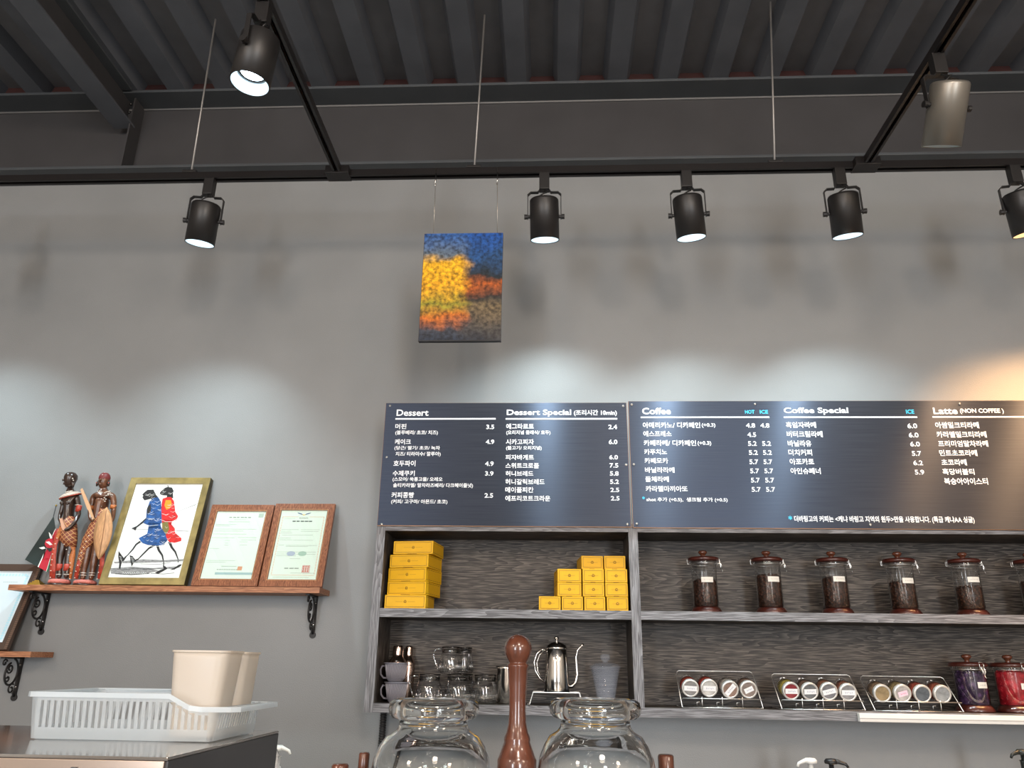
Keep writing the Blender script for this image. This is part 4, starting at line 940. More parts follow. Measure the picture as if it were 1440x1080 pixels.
def flat(pts, m, name, dy, th=.0012, par=None, Y=-.045):
    vs = [fg(u, v, dy, Y) for u, v in pts]; n_ = len(vs); vs += [v+Vector((0,th,0)) for v in vs]
    return MB().add(vs, [tuple(range(n_)), tuple(reversed(range(n_,2*n_)))]+[(i,n_+i,n_+(i+1)%n_,(i+1)%n_) for i in range(n_)]).build(name, m, par or t)
flat([(232,590),(250,610),(262,640),(245,645),(236,620)], fwt, 'spear_emblem', -.021); flat([(148,722),(190,712),(205,728),(175,735)], fwt, 'spear_emblem', -.021)
flat([(197,690),(205,660),(235,642),(265,650),(272,690),(262,715),(235,726),(208,715)], frd, 'shield_emblem', -.022); flat([(205,672),(235,668),(262,695),(240,700)], fwt, 'shield_mark', -.0235); flat([(206,716),(235,727),(262,716),(258,745),(235,755)], fk, 'shield_base', -.0215)

skin = mat('dark_carved_ebony', (.032,.016,.011), .30, coat=.3, var=.35, vscale=60); skin2 = mat('brown_carved_wood', (.11,.042,.02), .33, coat=.3, var=.4, vscale=60)
ochre = mat('orange_ochre_paint', (.42,.13,.035), .5, var=.3, vscale=120); redp = mat('red_figure_paint', (.38,.045,.025), .45, var=.3, vscale=90)
tan = mat('tan_shield_wood', (.50,.27,.13), .5, var=.25, vscale=60, stretch=(3,3,.6)); cream = mat('cream_beads', (.66,.60,.52), .5); pinkb = mat('pink_rocky_base', (.50,.15,.12), .6, bump=.6, bscale=160, var=.35, vscale=150)
def skinbody(name, J, E_, m, parent, sub=2, root=0):
    """J: list of (point, rx, ry); E_: edges"""
    me = bpy.data.meshes.new(name); me.from_pydata([tuple(j[0]) for j in J], E_, [])
    o = bpy.data.objects.new(name, me); COL.objects.link(o)
    me.skin_vertices.new(name='s') if hasattr(me.skin_vertices, 'new') else None
    sk = o.modifiers.new('s', 'SKIN'); o.modifiers.new('b', 'SUBSURF').levels = sub
    if not me.skin_vertices: 
        bm = bmesh.new(); bm.from_mesh(me); bm.verts.layers.skin.verify(); bm.to_mesh(me); bm.free()
    for i, j in enumerate(J): me.skin_vertices[0].data[i].radius = (j[1]*1.13, j[2]*1.13); me.skin_vertices[0].data[i].use_root = (i == root)
    dg = bpy.context.evaluated_depsgraph_get(); dg.update(); r = bpy.data.meshes.new_from_object(o.evaluated_get(dg)); bpy.data.objects.remove(o)
    for v in r.vertices: v.co = v.co-parent.location
    for p in r.polygons: p.use_smooth = True
    r.materials.clear(); r.materials.append(m); r.name = name
    q = bpy.data.objects.new(name, r); COL.objects.link(q); q.parent = parent; return q
K = .00050
def beads(pts, t, r=.0022, dy=-.004, Y=-.085):
    for u, v in pts: MB().ball(fg(u, v, dy, Y), r, 5, (1.5,.8,.8)).build('bead', cream, t)
# --- woman
b0 = fg(318,1030); t = thing('carved_woman_figure', 'painted dark wooden figure of a woman with broad collar and orange wrap, left of pair', 'figurine', (b0.x, -.085, SZ+.0005), 'carved wooden figures')
q = MB(); cxb = b0.x
q.lathe([(0,0),(.042,0),(.044,.004),(.041,.010),(.0,.010)], (cxb,-.085,SZ+.0005), 20, M=None).build('plinth', skin, t)
q = MB()
q.lathe([(0,0),(.041,0),(.043,.006),(.040,.014),(.030,.017),(0,.018)], (cxb,-.085,SZ+.0108), 22).build('rocky_base', pinkb, t)
def J(u, v, rx, ry=None, dy=0): return (fg(u, v, dy), rx*K, (ry or rx)*K)
js = [J(392,545,62,48), J(398,490,50,40), J(400,420,44,34), J(408,350,58,42), J(418,295,62,40), J(412,255,30,28), J(413,205,28,28),
      J(365,600,40,40), J(350,720,34,34), J(325,820,24,26), J(322,900,17,20), J(322,962,18,20), J(312,975,20,16,-.012),
      J(425,600,40,40), J(418,700,32,34), J(392,820,24,26), J(388,900,17,20), J(382,958,18,20), J(372,972,20,16,-.012),
      J(470,300,24,24), J(482,370,19,20), J(485,445,16,17), J(450,510,14,15,-.022), J(400,560,13,13,-.034), J(362,575,15,9,-.038),
      J(362,300,24,24), J(350,370,18,18), J(330,440,16,16), J(322,480,14,14,-.016), J(345,520,13,13,-.028)]
es = [(0,1),(1,2),(2,3),(3,4),(4,5),(5,6),(0,7),(7,8),(8,9),(9,10),(10,11),(11,12),(0,13),(13,14),(14,15),(15,16),(16,17),(17,18),(4,19),(19,20),(20,21),(21,22),(22,23),(23,24),(4,25),(25,26),(26,27),(27,28),(28,29)]
skinbody('body', js, es, skin, t)
hd_ = fg(413,152,-.004)
q = MB(); q.lathe([(0,-.036),(.013,-.034),(.020,-.024),(.0245,-.006),(.0285,.010),(.027,.024),(.018,.035),(0,.040)], n=20, M=Matrix.Translation(hd_) @ Matrix.Diagonal((.93,1.05,.92,1)))
q.tube([hd_+Vector((-.015,-.018,.004)), hd_+Vector((-.0195,-.0205,-.004)), hd_+Vector((-.018,-.019,-.008))], [.003,.0045,.0035], 8)
for dz_ in (-.016, -.021): q.tube([hd_+Vector((-.008,-.021,dz_)), hd_+Vector((-.0145,-.0195,dz_)), hd_+Vector((-.0175,-.014,dz_))], .0024, 6)
q.build('head', skin, t)
for dx_, dy_ in ((-.020,-.014),(-.008,-.0235)): MB().ball(hd_+Vector((dx_,dy_,.004)), .0028, 6, (1.2,.6,.7)).build('eye', mat('dark_glossy_eye', (.004,.003,.003), .1), t)
e_ = hd_+Vector((.020,-.010,-.010)); MB().tube([e_, e_+Vector((.006,-.004,-.012)), e_+Vector((.009,-.004,-.026))], [.006,.007,.002], 8).build('ear', skin, t)
MB().ball(e_+Vector((-.001,-.006,.014)), .0035, 6).ball(e_+Vector((.004,-.006,.006)), .0028, 6).build('ear_bead', cream, t)
Mc = Matrix.Translation(fg(410,272,-.004)) @ Matrix.Rotation(math.radians(-16), 4, 'Y') @ Matrix.Rotation(math.radians(14), 4, 'X')
MB().lathe([(.014,.010),(.030,.006),(.045,-.003),(.047,-.006),(.044,-.008),(.014,.002)], n=30, M=Mc @ Matrix.Diagonal((1,.75,1,1))).build('collar', mat('cream_collar', (.45,.36,.30), .5, var=.4, vscale=250), t)
MB().lathe([(.0435,-.0085),(.046,-.0075),(.046,-.011),(.042,-.011)], n=30, M=Mc @ Matrix.Diagonal((1,.75,1,1))).build('collar_edge', redp, t)
MB().lathe([(.013,.010),(.016,.011),(.016,.014),(.012,.014)], n=20, M=Mc).build('neck_beads', cream, t)
for u in (345, 392): MB().ball(fg(u,345,-.022), .010, 8, (1,1,.9)).build('breast', skin, t)
def wrap(rows, m, name, t, n=24, Y=-.085, ry=.85):
    vs = []; fs = []
    for (u0, u1, v, dy) in rows:
        a = fg(u0, v, dy, Y); b_ = fg(u1, v, dy, Y); c = (a+b_)/2; r = (b_-a).length/2
        for k_ in range(n): an = 2*PI*k_/n; vs.append((c.x+r*math.cos(an), c.y+r*ry*math.sin(an), c.z+(b_.z-a.z)/2*math.cos(an)))
    for i in range(len(rows)-1):
        for k_ in range(n): fs.append((i*n+k_, i*n+(k_+1)%n, (i+1)*n+(k_+1)%n, (i+1)*n+k_))
    nb = len(rows)-1; fs += [tuple(range(n)), tuple(reversed([nb*n+k_ for k_ in range(n)]))]
    return MB().add(vs, fs, True).build(name, m, t)
diam = mat('orange_diamond_wrap', (.40,.12,.035), .5)
N, L, b = nodes_of(diam); tc = N.new('ShaderNodeTexCoord'); mp = N.new('ShaderNodeMapping'); mp.inputs['Rotation'].default_value = (0, PI/4, 0); mp.inputs['Scale'].default_value = (75,.01,75)
ck = N.new('ShaderNodeTexBrick'); ck.offset = 0; ck.inputs['Scale'].default_value = 1; ck.inputs['Mortar Size'].default_value = .07; ck.inputs['Brick Width'].default_value = 1; ck.inputs['Row Height'].default_value = 1
ck.inputs['Color1'].default_value = (.22,.05,.022,1); ck.inputs['Color2'].default_value = (.16,.04,.02,1); ck.inputs['Mortar'].default_value = (.55,.30,.12,1)
sx = N.new('ShaderNodeSeparateXYZ'); cx2 = N.new('ShaderNodeCombineXYZ'); L.new(tc.outputs['Object'], mp.inputs[0]); L.new(mp.outputs[0], sx.inputs[0]); L.new(sx.outputs[0], cx2.inputs[0]); L.new(sx.outputs[2], cx2.inputs[1]); L.new(cx2.outputs[0], ck.inputs['Vector']); L.new(ck.outputs['Color'], b.inputs['Base Color'])
wrap([(355,458,462,0),(332,466,540,0),(318,468,600,0),(325,466,660,0),(372,460,715,0)], diam, 'wrap', t)
wrap([(372,458,672,-.002),(395,456,712,-.002),(425,455,745,-.002),(400,452,800,-.001),(410,440,880,0),(402,425,985,0)], ochre, 'wrap_tail', t)
wrap([(300,345,560,-.018),(280,330,630,-.020),(262,302,700,-.020),(250,292,800,-.018),(240,290,900,-.014),(235,285,980,-.010)], redp, 'cloth_strip', t, ry=.4)
flat([(322,540),(350,560),(310,650),(290,640)], ochre, 'cloth_fold', -.030, .006, t, -.085)
beads([(300,640),(285,688),(272,732),(262,775),(258,822),(250,868),(248,915),(244,972)], t, dy=-.034); beads([(362,692),(380,735),(398,782),(412,885),(418,935),(408,985),(410,850)], t, dy=-.030)
MB().tube([fg(462,-0+382,-.0),fg(498,382,0)], .0105, 12).build('arm_band', redp, t) if False else None
q = MB().lathe([(.0115,-.014),(.0118,.014)], n=16, M=Matrix.Translation(fg(483,392,0)) @ Matrix.Diagonal((1,1,1,1)), caps=True).build('arm_band', redp, t)
q = MB().lathe([(.0122,-.0015),(.0122,.0015)], n=16, M=Matrix.Translation(fg(481,364,0)), caps=True).build('bead_ring', cream, t)
for u in (320, 385):
    MB().lathe([(.0125,-.014),(.0125,.014)], n=16, M=Matrix.Translation(fg(u,888,0)), caps=True).build('leg_band', redp, t)
    MB().lathe([(.0125,-.0012),(.0125,.0012)], n=16, M=Matrix.Translation(fg(u-2,948,0)), caps=True).build('anklet', cream, t)
flat([(322,478),(340,470),(372,560),(352,578),(336,548)], mat('pale_wood_gourd', (.55,.30,.20), .45), 'gourd', -.040, .008, t, -.085)
flat([(352,572),(368,580),(468,470),(452,460),(400,540)], skin, 'forearm', -.030, .008, t, -.085) if False else None
# --- man
b1 = fg(535,1030); t = thing('carved_man_figure', 'painted dark wooden figure of a man holding a pale shield and club, right of pair', 'figurine', (b1.x, -.085, SZ+.0005), 'carved wooden figures')
MB().lathe([(0,0),(.044,0),(.046,.004),(.043,.009),(0,.009)], (b1.x,-.085,SZ+.0005), 20).build('plinth', skin, t)
MB().lathe([(0,0),(.043,0),(.045,.006),(.041,.012),(.030,.016),(0,.016)], (b1.x,-.085,SZ+.0098), 22).build('rocky_base', pinkb, t)
js = [J(628,560,60,42), J(645,490,56,40), J(670,400,68,44), J(690,310,78,46), J(695,272,60,36), J(697,238,30,28), J(697,205,28,26),
      J(590,640,38,38), J(565,740,32,32), J(545,840,28,28), J(528,920,18,20), J(522,975,18,18), J(510,985,20,15,-.010),
      J(650,640,38,38), J(632,740,32,32), J(612,840,28,28), J(600,920,18,20), J(592,975,18,18), J(580,988,20,15,-.010),
      J(612,285,26,26), J(596,345,20,22), J(580,415,18,18), J(585,475,17,16,-.018), J(612,500,17,15,-.030),
      J(775,285,26,26), J(780,350,20,22), J(778,420,17,18), J(770,480,15,15,-.006), J(745,520,13,13,-.015)]
es = [(0,1),(1,2),(2,3),(3,4),(4,5),(5,6),(0,7),(7,8),(8,9),(9,10),(10,11),(11,12),(0,13),(13,14),(14,15),(15,16),(16,17),(17,18),(4,19),(19,20),(20,21),(21,22),(22,23),(4,24),(24,25),(25,26),(26,27),(27,28)]
skinbody('body', js, es, skin2, t)
hd_ = fg(698,158,-.006)
q = MB(); q.lathe([(0,-.034),(.012,-.032),(.019,-.022),(.0225,-.005),(.0235,.012),(.020,.024),(.012,.032),(0,.034)], n=20, M=Matrix.Translation(hd_) @ Matrix.Diagonal((.95,1.0,1.0,1)))
q.tube([hd_+Vector((-.002,-.020,.006)), hd_+Vector((-.003,-.028,-.002)), hd_+Vector((-.003,-.026,-.006))], [.0028,.0045,.004], 8)
for dz_ in (-.014, -.019): q.tube([hd_+Vector((-.009,-.020,dz_)), hd_+Vector((-.002,-.0235,dz_)), hd_+Vector((.006,-.020,dz_))], .0024, 6)
q.build('head', skin2, t)
for s in (-1, 1):
    MB().ball(hd_+Vector((-.002+s*.009,-.020,.005)), .0026, 6, (1.3,.6,.7)).build('eye', mat('dark_glossy_eye', (.004,.003,.003), .1), t)
    MB().tube([hd_+Vector((s*.021,-.002,.0)), hd_+Vector((s*.024,-.004,-.012)), hd_+Vector((s*.027,-.004,-.024))], [.005,.007,.003], 8).build('ear', skin, t)
    MB().ball(hd_+Vector((s*.027,-.008,-.010)), .003, 6).build('ear_bead', redp, t)
MB().lathe([(.0235,.006),(.0240,.014),(.021,.026),(.013,.034),(0,.0365)], n=20, M=Matrix.Translation(hd_) @ Matrix.Diagonal((.96,1.02,1.0,1))).build('red_hair_cap', mat('dark_red_hair', (.14,.018,.018), .5), t)
for i in range(5): MB().ball(hd_+Vector((.001,-.010-.003*i,.034-.003*i)), .0022, 5).build('bead', cream, t)
rs = random.Random(5)
beads([(645+ (i%9)*13+rs.uniform(-4,4), 258+ (i//9)*14+abs((i%9)-4)*-3+rs.uniform(-3,3)) for i in range(27)], t, .0024, -.026)
beads([(700,300),(712,312),(690,318),(705,330),(680,338),(668,355),(672,372),(655,385),(648,400),(655,425)], t, .0026, -.026)
wrap([(650,705,395,-.020),(612,685,470,-.018),(575,668,530,-.016),(548,660,590,-.014),(522,640,640,-.012),(505,600,690,-.012),(490,555,740,-.012),(465,512,850,-.012),(440,480,985,-.008)], diam, 'wrap', t, ry=.6)
wrap([(505,530,720,-.016),(470,500,850,-.016),(442,472,985,-.012)], redp, 'cloth_strip', t, ry=.5)
wrap([(640,700,560,-.004),(668,712,700,0),(660,700,850,0),(640,670,985,0)], redp, 'cloth_strip', t, ry=.3)
beads([(570,620),(545,668),(525,718),(505,765),(490,815),(475,870),(460,920),(450,975)], t, dy=-.030); beads([(655,870),(650,930),(640,985)], t, dy=-.022)
for (u, v) in ((525,935),(525,955),(597,935),(597,955)): MB().lathe([(.0125,-.0012),(.0125,.0012)], n=16, M=Matrix.Translation(fg(u,v,0)), caps=True).build('anklet', cream, t)
for (u, v) in ((775,378),(592,385)): MB().lathe([(.0125,-.008),(.0125,.008)], n=16, M=Matrix.Translation(fg(u,v,0)), caps=True).build('arm_band', ochre, t)
flat([(497,232),(512,218),(582,375),(585,395),(612,475),(600,485),(565,405),(555,395)], mat('pale_wood_club', (.55,.32,.18), .5), 'club', -.044, .006, t, -.085)
# leaf shaped shield, slightly domed
vs = []; fs = []; AA = Vector((722,378)); BB = Vector((650,822)); n_ = 14
def sh(s_, k_):
    c = AA.lerp(BB, s_); w_ = 76*(math.sin(PI*min(1,max(0,s_))**.92)**.75); d_ = (BB-AA).normalized(); nn = Vector((-d_.y, d_.x)); p = c+nn*w_*k_; return fg(p.x, p.y, -.052+.012*k_*k_)
for i in range(n_+1):
    for k_ in (-1,-.5,0,.5,1): vs.append(sh(i/n_, k_))
nv = len(vs); vs += [v+Vector((0,.003,0)) for v in vs]
for i in range(n_):
    for k_ in range(4):
        a = i*5+k_; b2 = a+5; fs += [(a,b2,b2+1,a+1), (nv+a,nv+a+1,nv+b2+1,nv+b2)]
for i in range(n_): fs += [(i*5, nv+i*5, nv+i*5+5, i*5+5), (i*5+4, i*5+9, nv+i*5+9, nv+i*5+4)]
MB().add(vs, fs, True).build('shield', tan, t)
MB().tube([fg(718,400,-.054), fg(690,600,-.054), fg(655,800,-.054)], .0009, 5).build('shield_rib', mat('dark_tan_line', (.22,.10,.05), .6), t)

# ------------------------------------------------------------------ hanging painting (generic stand-in)
art = mat('painted_canvas', (.5,.5,.5), .35, spec=.5, bump=.5, bscale=160, bdist=.002); N, L, b = nodes_of(art)
tc = N.new('ShaderNodeTexCoord'); nz = N.new('ShaderNodeTexNoise'); nz.inputs['Scale'].default_value = 14; nz.inputs['Detail'].default_value = 3; L.new(tc.outputs['Object'], nz.inputs['Vector'])
ad = N.new('ShaderNodeMix'); ad.data_type = 'VECTOR'; ad.inputs[0].default_value = .10; L.new(tc.outputs['Object'], ad.inputs[4]); L.new(nz.outputs['Color'], ad.inputs[5])
sp_ = N.new('ShaderNodeSeparateXYZ'); L.new(ad.outputs[1], sp_.inputs[0])
def ramp(src, stops, x0, x1):
    mr = N.new('ShaderNodeMapRange'); mr.inputs[1].default_value = x0; mr.inputs[2].default_value = x1; L.new(src, mr.inputs[0])
    r = N.new('ShaderNodeValToRGB'); r.color_ramp.interpolation = 'LINEAR'; e = r.color_ramp.elements; e[0].position = stops[0][0]; e[0].color = (*stops[0][1],1); e[1].position = stops[-1][0]; e[1].color = (*stops[-1][1],1)
    for p, c in stops[1:-1]: x_ = e.new(p); x_.color = (*c,1)
    L.new(mr.outputs[0], r.inputs[0]); return r
pa = W(597,328.8,-.575); pb = W(707.5,328.8,-.575); pc = W(650,479.5,-.575)
pwid = pb.x-pa.x; phei = pa.z-pc.z
lft = ramp(sp_.outputs[2], [(0,(.010,.018,.035)),(.12,(.03,.035,.05)),(.22,(.50,.13,.012)),(.34,(.24,.22,.02)),(.5,(.72,.33,.010)),(.72,(.70,.36,.012)),(.80,(.10,.13,.16)),(1,(.03,.10,.30))], .045, phei*.9+.045)
rgt = ramp(sp_.outputs[2], [(0,(.010,.014,.025)),(.15,(.06,.05,.04)),(.32,(.14,.10,.05)),(.40,(.02,.02,.02)),(.52,(.35,.08,.01)),(.60,(.012,.02,.025)),(.78,(.015,.06,.16)),(1,(.012,.07,.28))], .045, phei*.9+.045)
ms = N.new('ShaderNodeMapRange'); ms.inputs[1].default_value = .19; ms.inputs[2].default_value = .23; L.new(sp_.outputs[0], ms.inputs[0])
mm = N.new('ShaderNodeMix'); mm.data_type = 'RGBA'; L.new(ms.outputs[0], mm.inputs[0]); L.new(lft.outputs[0], mm.inputs[6]); L.new(rgt.outputs[0], mm.inputs[7])
v2 = N.new('ShaderNodeTexNoise'); v2.inputs['Scale'].default_value = 60; v2.inputs['Detail'].default_value = 4; L.new(tc.outputs['Object'], v2.inputs['Vector'])
mv = N.new('ShaderNodeMapRange'); mv.inputs[1].default_value = .35; mv.inputs[2].default_value = .65; mv.inputs[3].default_value = .35; mv.inputs[4].default_value = 1.5; L.new(v2.outputs['Fac'], mv.inputs[0])
m3 = N.new('ShaderNodeMix'); m3.data_type = 'RGBA'; m3.blend_type = 'MULTIPLY'; m3.inputs[0].default_value = 1; L.new(mm.outputs[2], m3.inputs[6]); L.new(mv.outputs[0], m3.inputs[7]); L.new(m3.outputs[2], b.inputs['Base Color'])
t = thing('hanging_painting', 'small colourful canvas in blue and yellow hung on two wires below the track', 'painting', (pa.x, -.575, pc.z))
MB().box(pa.x, pb.x, -.575, -.557, pc.z, pa.z).build('canvas_block', mat('black_canvas_edge', (.015,.015,.018), .5), t, .0008)
MB().box(pa.x+.0015, pb.x-.0005, -.5762, -.5752, pc.z+.004, pa.z-.0005).build('painted_face', art, t)
for (xa_, xb_) in ((613,609.5),(699.5,699.3)):
    p = W(xa_, 243, YT-.019); q_ = W(xb_, 330, -.566); zc_ = TZ1
    MB().tube([(p.x,YT-.019,zc_-.002),(p.x,YT-.021,TZ0-.002),(q_.x+(p.x-q_.x)*.45,-.572,(zc_*.5+pa.z*.5)),(q_.x,-.566,pa.z-.002)], .0011, 6).build('wire', mat('hanging_wire', (.35,.32,.28), .35, metal=1), t)
    MB().tube([(p.x,YT-.021,TZ0),(p.x+.001,YT-.022,TZ0-.03),(p.x,YT-.022,TZ0-.055)], .0024, 8).ball((p.x,YT-.022,TZ0-.058), .0038, 6).build('wire_gripper', STEEL, t)

# ------------------------------------------------------------------ counters
steelc = mat('brushed_counter_steel', (.45,.44,.43), .3, metal=1)
darkc = mat('dark_counter_front', (.05,.05,.055), .5)
t = thing('rear_counter', 'worktop counter along the wall under the cabinet, just below the picture', 'counter', (0,-.3,0))
MB().box(-3.2,3.2,-.62,-.002,.91,.95).build('worktop', steelc, t, .003); MB().box(-3.15,3.15,-.58,-.01,0,.91).build('base_cabinet', darkc, t)
t = thing('front_counter', 'front counter carrying the machine and the glass globes, just below the picture', 'counter', (0,-1.9,0))
MB().box(-2.4,1.4,-2.6,-1.20,.86,.90).build('worktop', steelc, t, .003); MB().box(-2.35,1.35,-2.5,-1.25,0,.86).build('base_cabinet', darkc, t)

# machine with glossy dark top at the lower left
MZ = 1.455; fr = -1.985; bk = -1.455; rx = -.600
t = thing('espresso_machine', 'steel machine with flat top at the lower left, under the plastic basket', 'machine', (-1.1, (fr+bk)/2, .9005))
mside = mat('dark_grey_side_panel', (.055,.057,.062), .45, var=.1, vscale=5); mtop = mat('glossy_grey_top', (.34,.32,.30), .10, metal=.75); mfront = mat('polished_steel_front', (.58,.46,.38), .22, metal=1)
MB().box(-1.75, rx-.012, fr+.006, bk-.004, .9005, MZ-.005).build('machine_body', mside, t)
MB().box(-1.75, rx, fr, bk, MZ-.005, MZ).build('top_plate', mtop, t, .0015)
MB().box(rx-.0115, rx, fr+.004, bk, .92, MZ-.0055).build('side_panel', mside, t, .002)
MB().box(-1.75, rx-.004, fr-.002, fr+.005, .92, MZ-.0055).build('front_panel', mfront, t, .001)
MB().box(-.985, -.975, fr-.006, fr-.002, .92, MZ-.016).build('front_seam', mside, t)
MB().box(-.75,-.742, fr-.006, fr-.002, .92, MZ-.016).build('front_seam', mside, t)

# translucent basket
bsk = milky('frosted_clear_plastic', (.80,.86,.90), .62, .25); bsk2 = milky('frosted_clear_rim', (.84,.90,.94), .36, .25)
X0, X1, Y0, Y1 = -.978, -.628, -1.755, -1.530; zb = MZ+.004; zr_ = 1.538
t = thing('plastic_basket', 'translucent slotted plastic basket on the machine, holding two pots', 'basket', ((X0+X1)/2, (Y0+Y1)/2, MZ+.0006))
MB().box(X0+.008, X1-.008, Y0+.008, Y1-.008, MZ+.0006, MZ+.004).build('floor_plate', bsk, t, .001)
def top(x): return zr_ if x < X1-.085 else (zr_-(x-(X1-.085))/.045*.022 if x < X1-.04 else zr_-.022)
fl_ = .012
def wallseg(name, P0, P1, out, n_, slots=True):
    """P0->P1 bottom line, flared outward by out at the rim"""
    P0 = Vector(P0); P1 = Vector(P1); o = Vector(out); d = (P1-P0)
    mb = MB(); th = -o.normalized()*.0018
    def q(u, h):   # h absolute z
        k_ = (h-zb)/(zr_-zb); p = P0+d*u+o*k_; return Vector((p.x, p.y, h))
    def panel(u0, u1, h0, h1a, h1b):
        vs = [q(u0,h0), q(u1,h0), q(u1,h1b), q(u0,h1a)]; vs += [v+th for v in vs]
        mb.add(vs, [(0,1,2,3),(7,6,5,4),(0,4,5,1),(1,5,6,2),(2,6,7,3),(3,7,4,0)])
    for i in range(n_):
        u0, u1 = i/n_, (i+1)/n_; ta, tb_ = top((P0+d*u0).x), top((P0+d*u1).x)
        panel(u0, u1, zb-.002, zb+.018, zb+.018); panel(u0, u1, ta-.014, ta, tb_)
        panel(u0, u0+(u1-u0)*.52, zb+.018, ta-.014, tb_-.014)
    mb.build(name, bsk, t)
c_ = .010
wallseg('slotted_wall', (X0+c_,Y0,0), (X1-c_,Y0,0), (0,-fl_,0), 26); wallseg('slotted_wall', (X1,Y0+c_,0), (X1,Y1-c_,0), (fl_,0,0), 16)
wallseg('slotted_wall', (X1-c_,Y1,0), (X0+c_,Y1,0), (0,fl_,0), 26); wallseg('slotted_wall', (X0,Y1-c_,0), (X0,Y0+c_,0), (-fl_,0,0), 16)
for (ax, ay, dx_, dy_) in ((X0,Y0,-1,-1),(X1,Y0,1,-1),(X1,Y1,1,1),(X0,Y1,-1,1)):
    vs = []; n_ = 6
    for h in (zb-.002, top(ax)):
        k_ = (h-zb)/(zr_-zb)
        for i in range(n_+1):
            a = PI/2*i/n_; px_ = ax-dx_*c_+dx_*(c_+fl_*k_)*math.cos(a); py_ = ay-dy_*c_+dy_*(c_+fl_*k_)*math.sin(a); vs.append((px_, py_, h))
    MB().add(vs, [(i, i+1, n_+2+i, n_+1+i) for i in range(n_)], True).build('corner', bsk, t)
rim = []; xo0, xo1, yo0, yo1 = X0-fl_-.002, X1+fl_+.002, Y0-fl_-.002, Y1+fl_+.002
for x_, y_ in [(xo0+.01,yo0)]+[(X1-.30+.03*i, yo0) for i in range(8)]+[(X1-.085,yo0),(X1-.065,yo0),(X1-.045,yo0-.001),(X1-.02,yo0),(xo1+.018,yo0+.008),(xo1+.032,yo0+.022),(xo1+.034,(yo0+yo1)/2),(xo1+.032,yo1-.022),(xo1+.012,yo1-.004),(X1-.02,yo1),(X1-.045,yo1),(X1-.085,yo1),(X1-.2,yo1),(xo0+.01,yo1),(xo0,yo1-.01),(xo0,yo0+.01)]:
    rim.append((x_, y_, top(x_)))
q = MB(); vs = []; n_ = len(rim); cc = Vector(((X0+X1)/2, (Y0+Y1)/2, 0))
for p in rim:
    p = Vector(p); d_ = Vector((cc.x-p.x, cc.y-p.y, 0)).normalized(); i_ = p+d_*.009
    vs += [p+Vector((0,0,.001)), i_+Vector((0,0,.001)), i_-Vector((0,0,.0015)), p-Vector((0,0,.008))]
fs = []
for i in range(n_):
    a = i*4; b_ = ((i+1)%n_)*4
    for k_ in range(4): fs.append((a+k_, b_+k_, b_+(k_+1)%4, a+(k_+1)%4))
q.add(vs, fs, False); q.build('rim', bsk2, t)
xi = X1+fl_-.002
MB().add([(xi,Y0+.01,top(X1)-.001),(xi+.036,Y0+.018,top(X1)-.001),(xi+.036,Y1-.018,top(X1)-.001),(xi,Y1-.01,top(X1)-.001)]+[(xi,Y0+.01,top(X1)-.003),(xi+.036,Y0+.018,top(X1)-.003),(xi+.036,Y1-.018,top(X1)-.003),(xi,Y1-.01,top(X1)-.003)], [(0,1,2,3),(7,6,5,4),(0,4,5,1),(1,5,6,2),(2,6,7,3),(3,7,4,0)]).build('grip_ledge', bsk2, t)
# pots in it
potm = milky('cream_translucent_pot', (.80,.73,.65), .08, .3)
def pot(label, cx, cy, w0, w1, d0, d1, z0, H, rz=0):
    t = thing('plastic_pot', label, 'pot', (cx, cy, z0), 'pots in the basket')
    def ring(wd, dp, rr, z):
        out = []
        for (sx_, sy_, a0) in ((1,1,0),(-1,1,90),(-1,-1,180),(1,-1,270)):
            for i in range(6):
                a = math.radians(a0+90*i/5); out.append((cx+sx_*(wd/2-rr)+rr*math.cos(a), cy+sy_*(dp/2-rr)+rr*math.sin(a), z))
        return out
    rings = [ring(w0,d0,.014,z0+.001), ring(w0+.002,d0+.002,.016,z0+.006), ring(w1,d1,.022,z0+H-.012)]
    e = .0025; rings += [ring(w1,d1,.022,z0+H-.001), ring(w1-2*e,d1-2*e,.021,z0+H-.001), ring(w0-2*e,d0-2*e,.014,z0+.005)]
    vs = [p for r in rings for p in r]; n_ = 24; fs = []
    for i in range(len(rings)-1):
        for k_ in range(n_): fs.append((i*n_+k_, i*n_+(k_+1)%n_, (i+1)*n_+(k_+1)%n_, (i+1)*n_+k_))
    fs += [tuple(reversed(range(n_))), tuple(5*n_+k_ for k_ in range(n_))]
    MB().add(vs, fs, True).build('pot_body', potm, t)
    r2 = [ring(w1+.002,d1+.002,.023,z0+H-.003), ring(w1+.007,d1+.007,.025,z0+H-.002), ring(w1+.007,d1+.007,.025,z0+H+.0015), ring(w1-.001,d1-.001,.022,z0+H+.0015)]
    vs = [p for r in r2 for p in r]; fs = []
    for i in range(4):
        j_ = (i+1) % 4
        for k_ in range(n_): fs.append((i*n_+k_, i*n_+(k_+1)%n_, j_*n_+(k_+1)%n_, j_*n_+k_))
    MB().add(vs, fs, False).build('rim', potm, t)
pA = W(291, 916, -1.70); zp_ = MZ+.0052
hA = pA.z-zp_
xl, xr_ = W(249,930,-1.70).x, W(331,930,-1.70).x
pot('front cream translucent plastic pot standing in the basket', (xl+xr_)/2-.001, -1.690, .086, xr_-xl-.005, .080, .098, zp_, hA)
xr2 = W(361,930,-1.585).x; pB = W(340,918,-1.585)
pot('rear cream translucent plastic pot half behind the front one in the basket', xr2-.060, -1.584, .088, .105, .080, .096, zp_, pB.z-zp_)

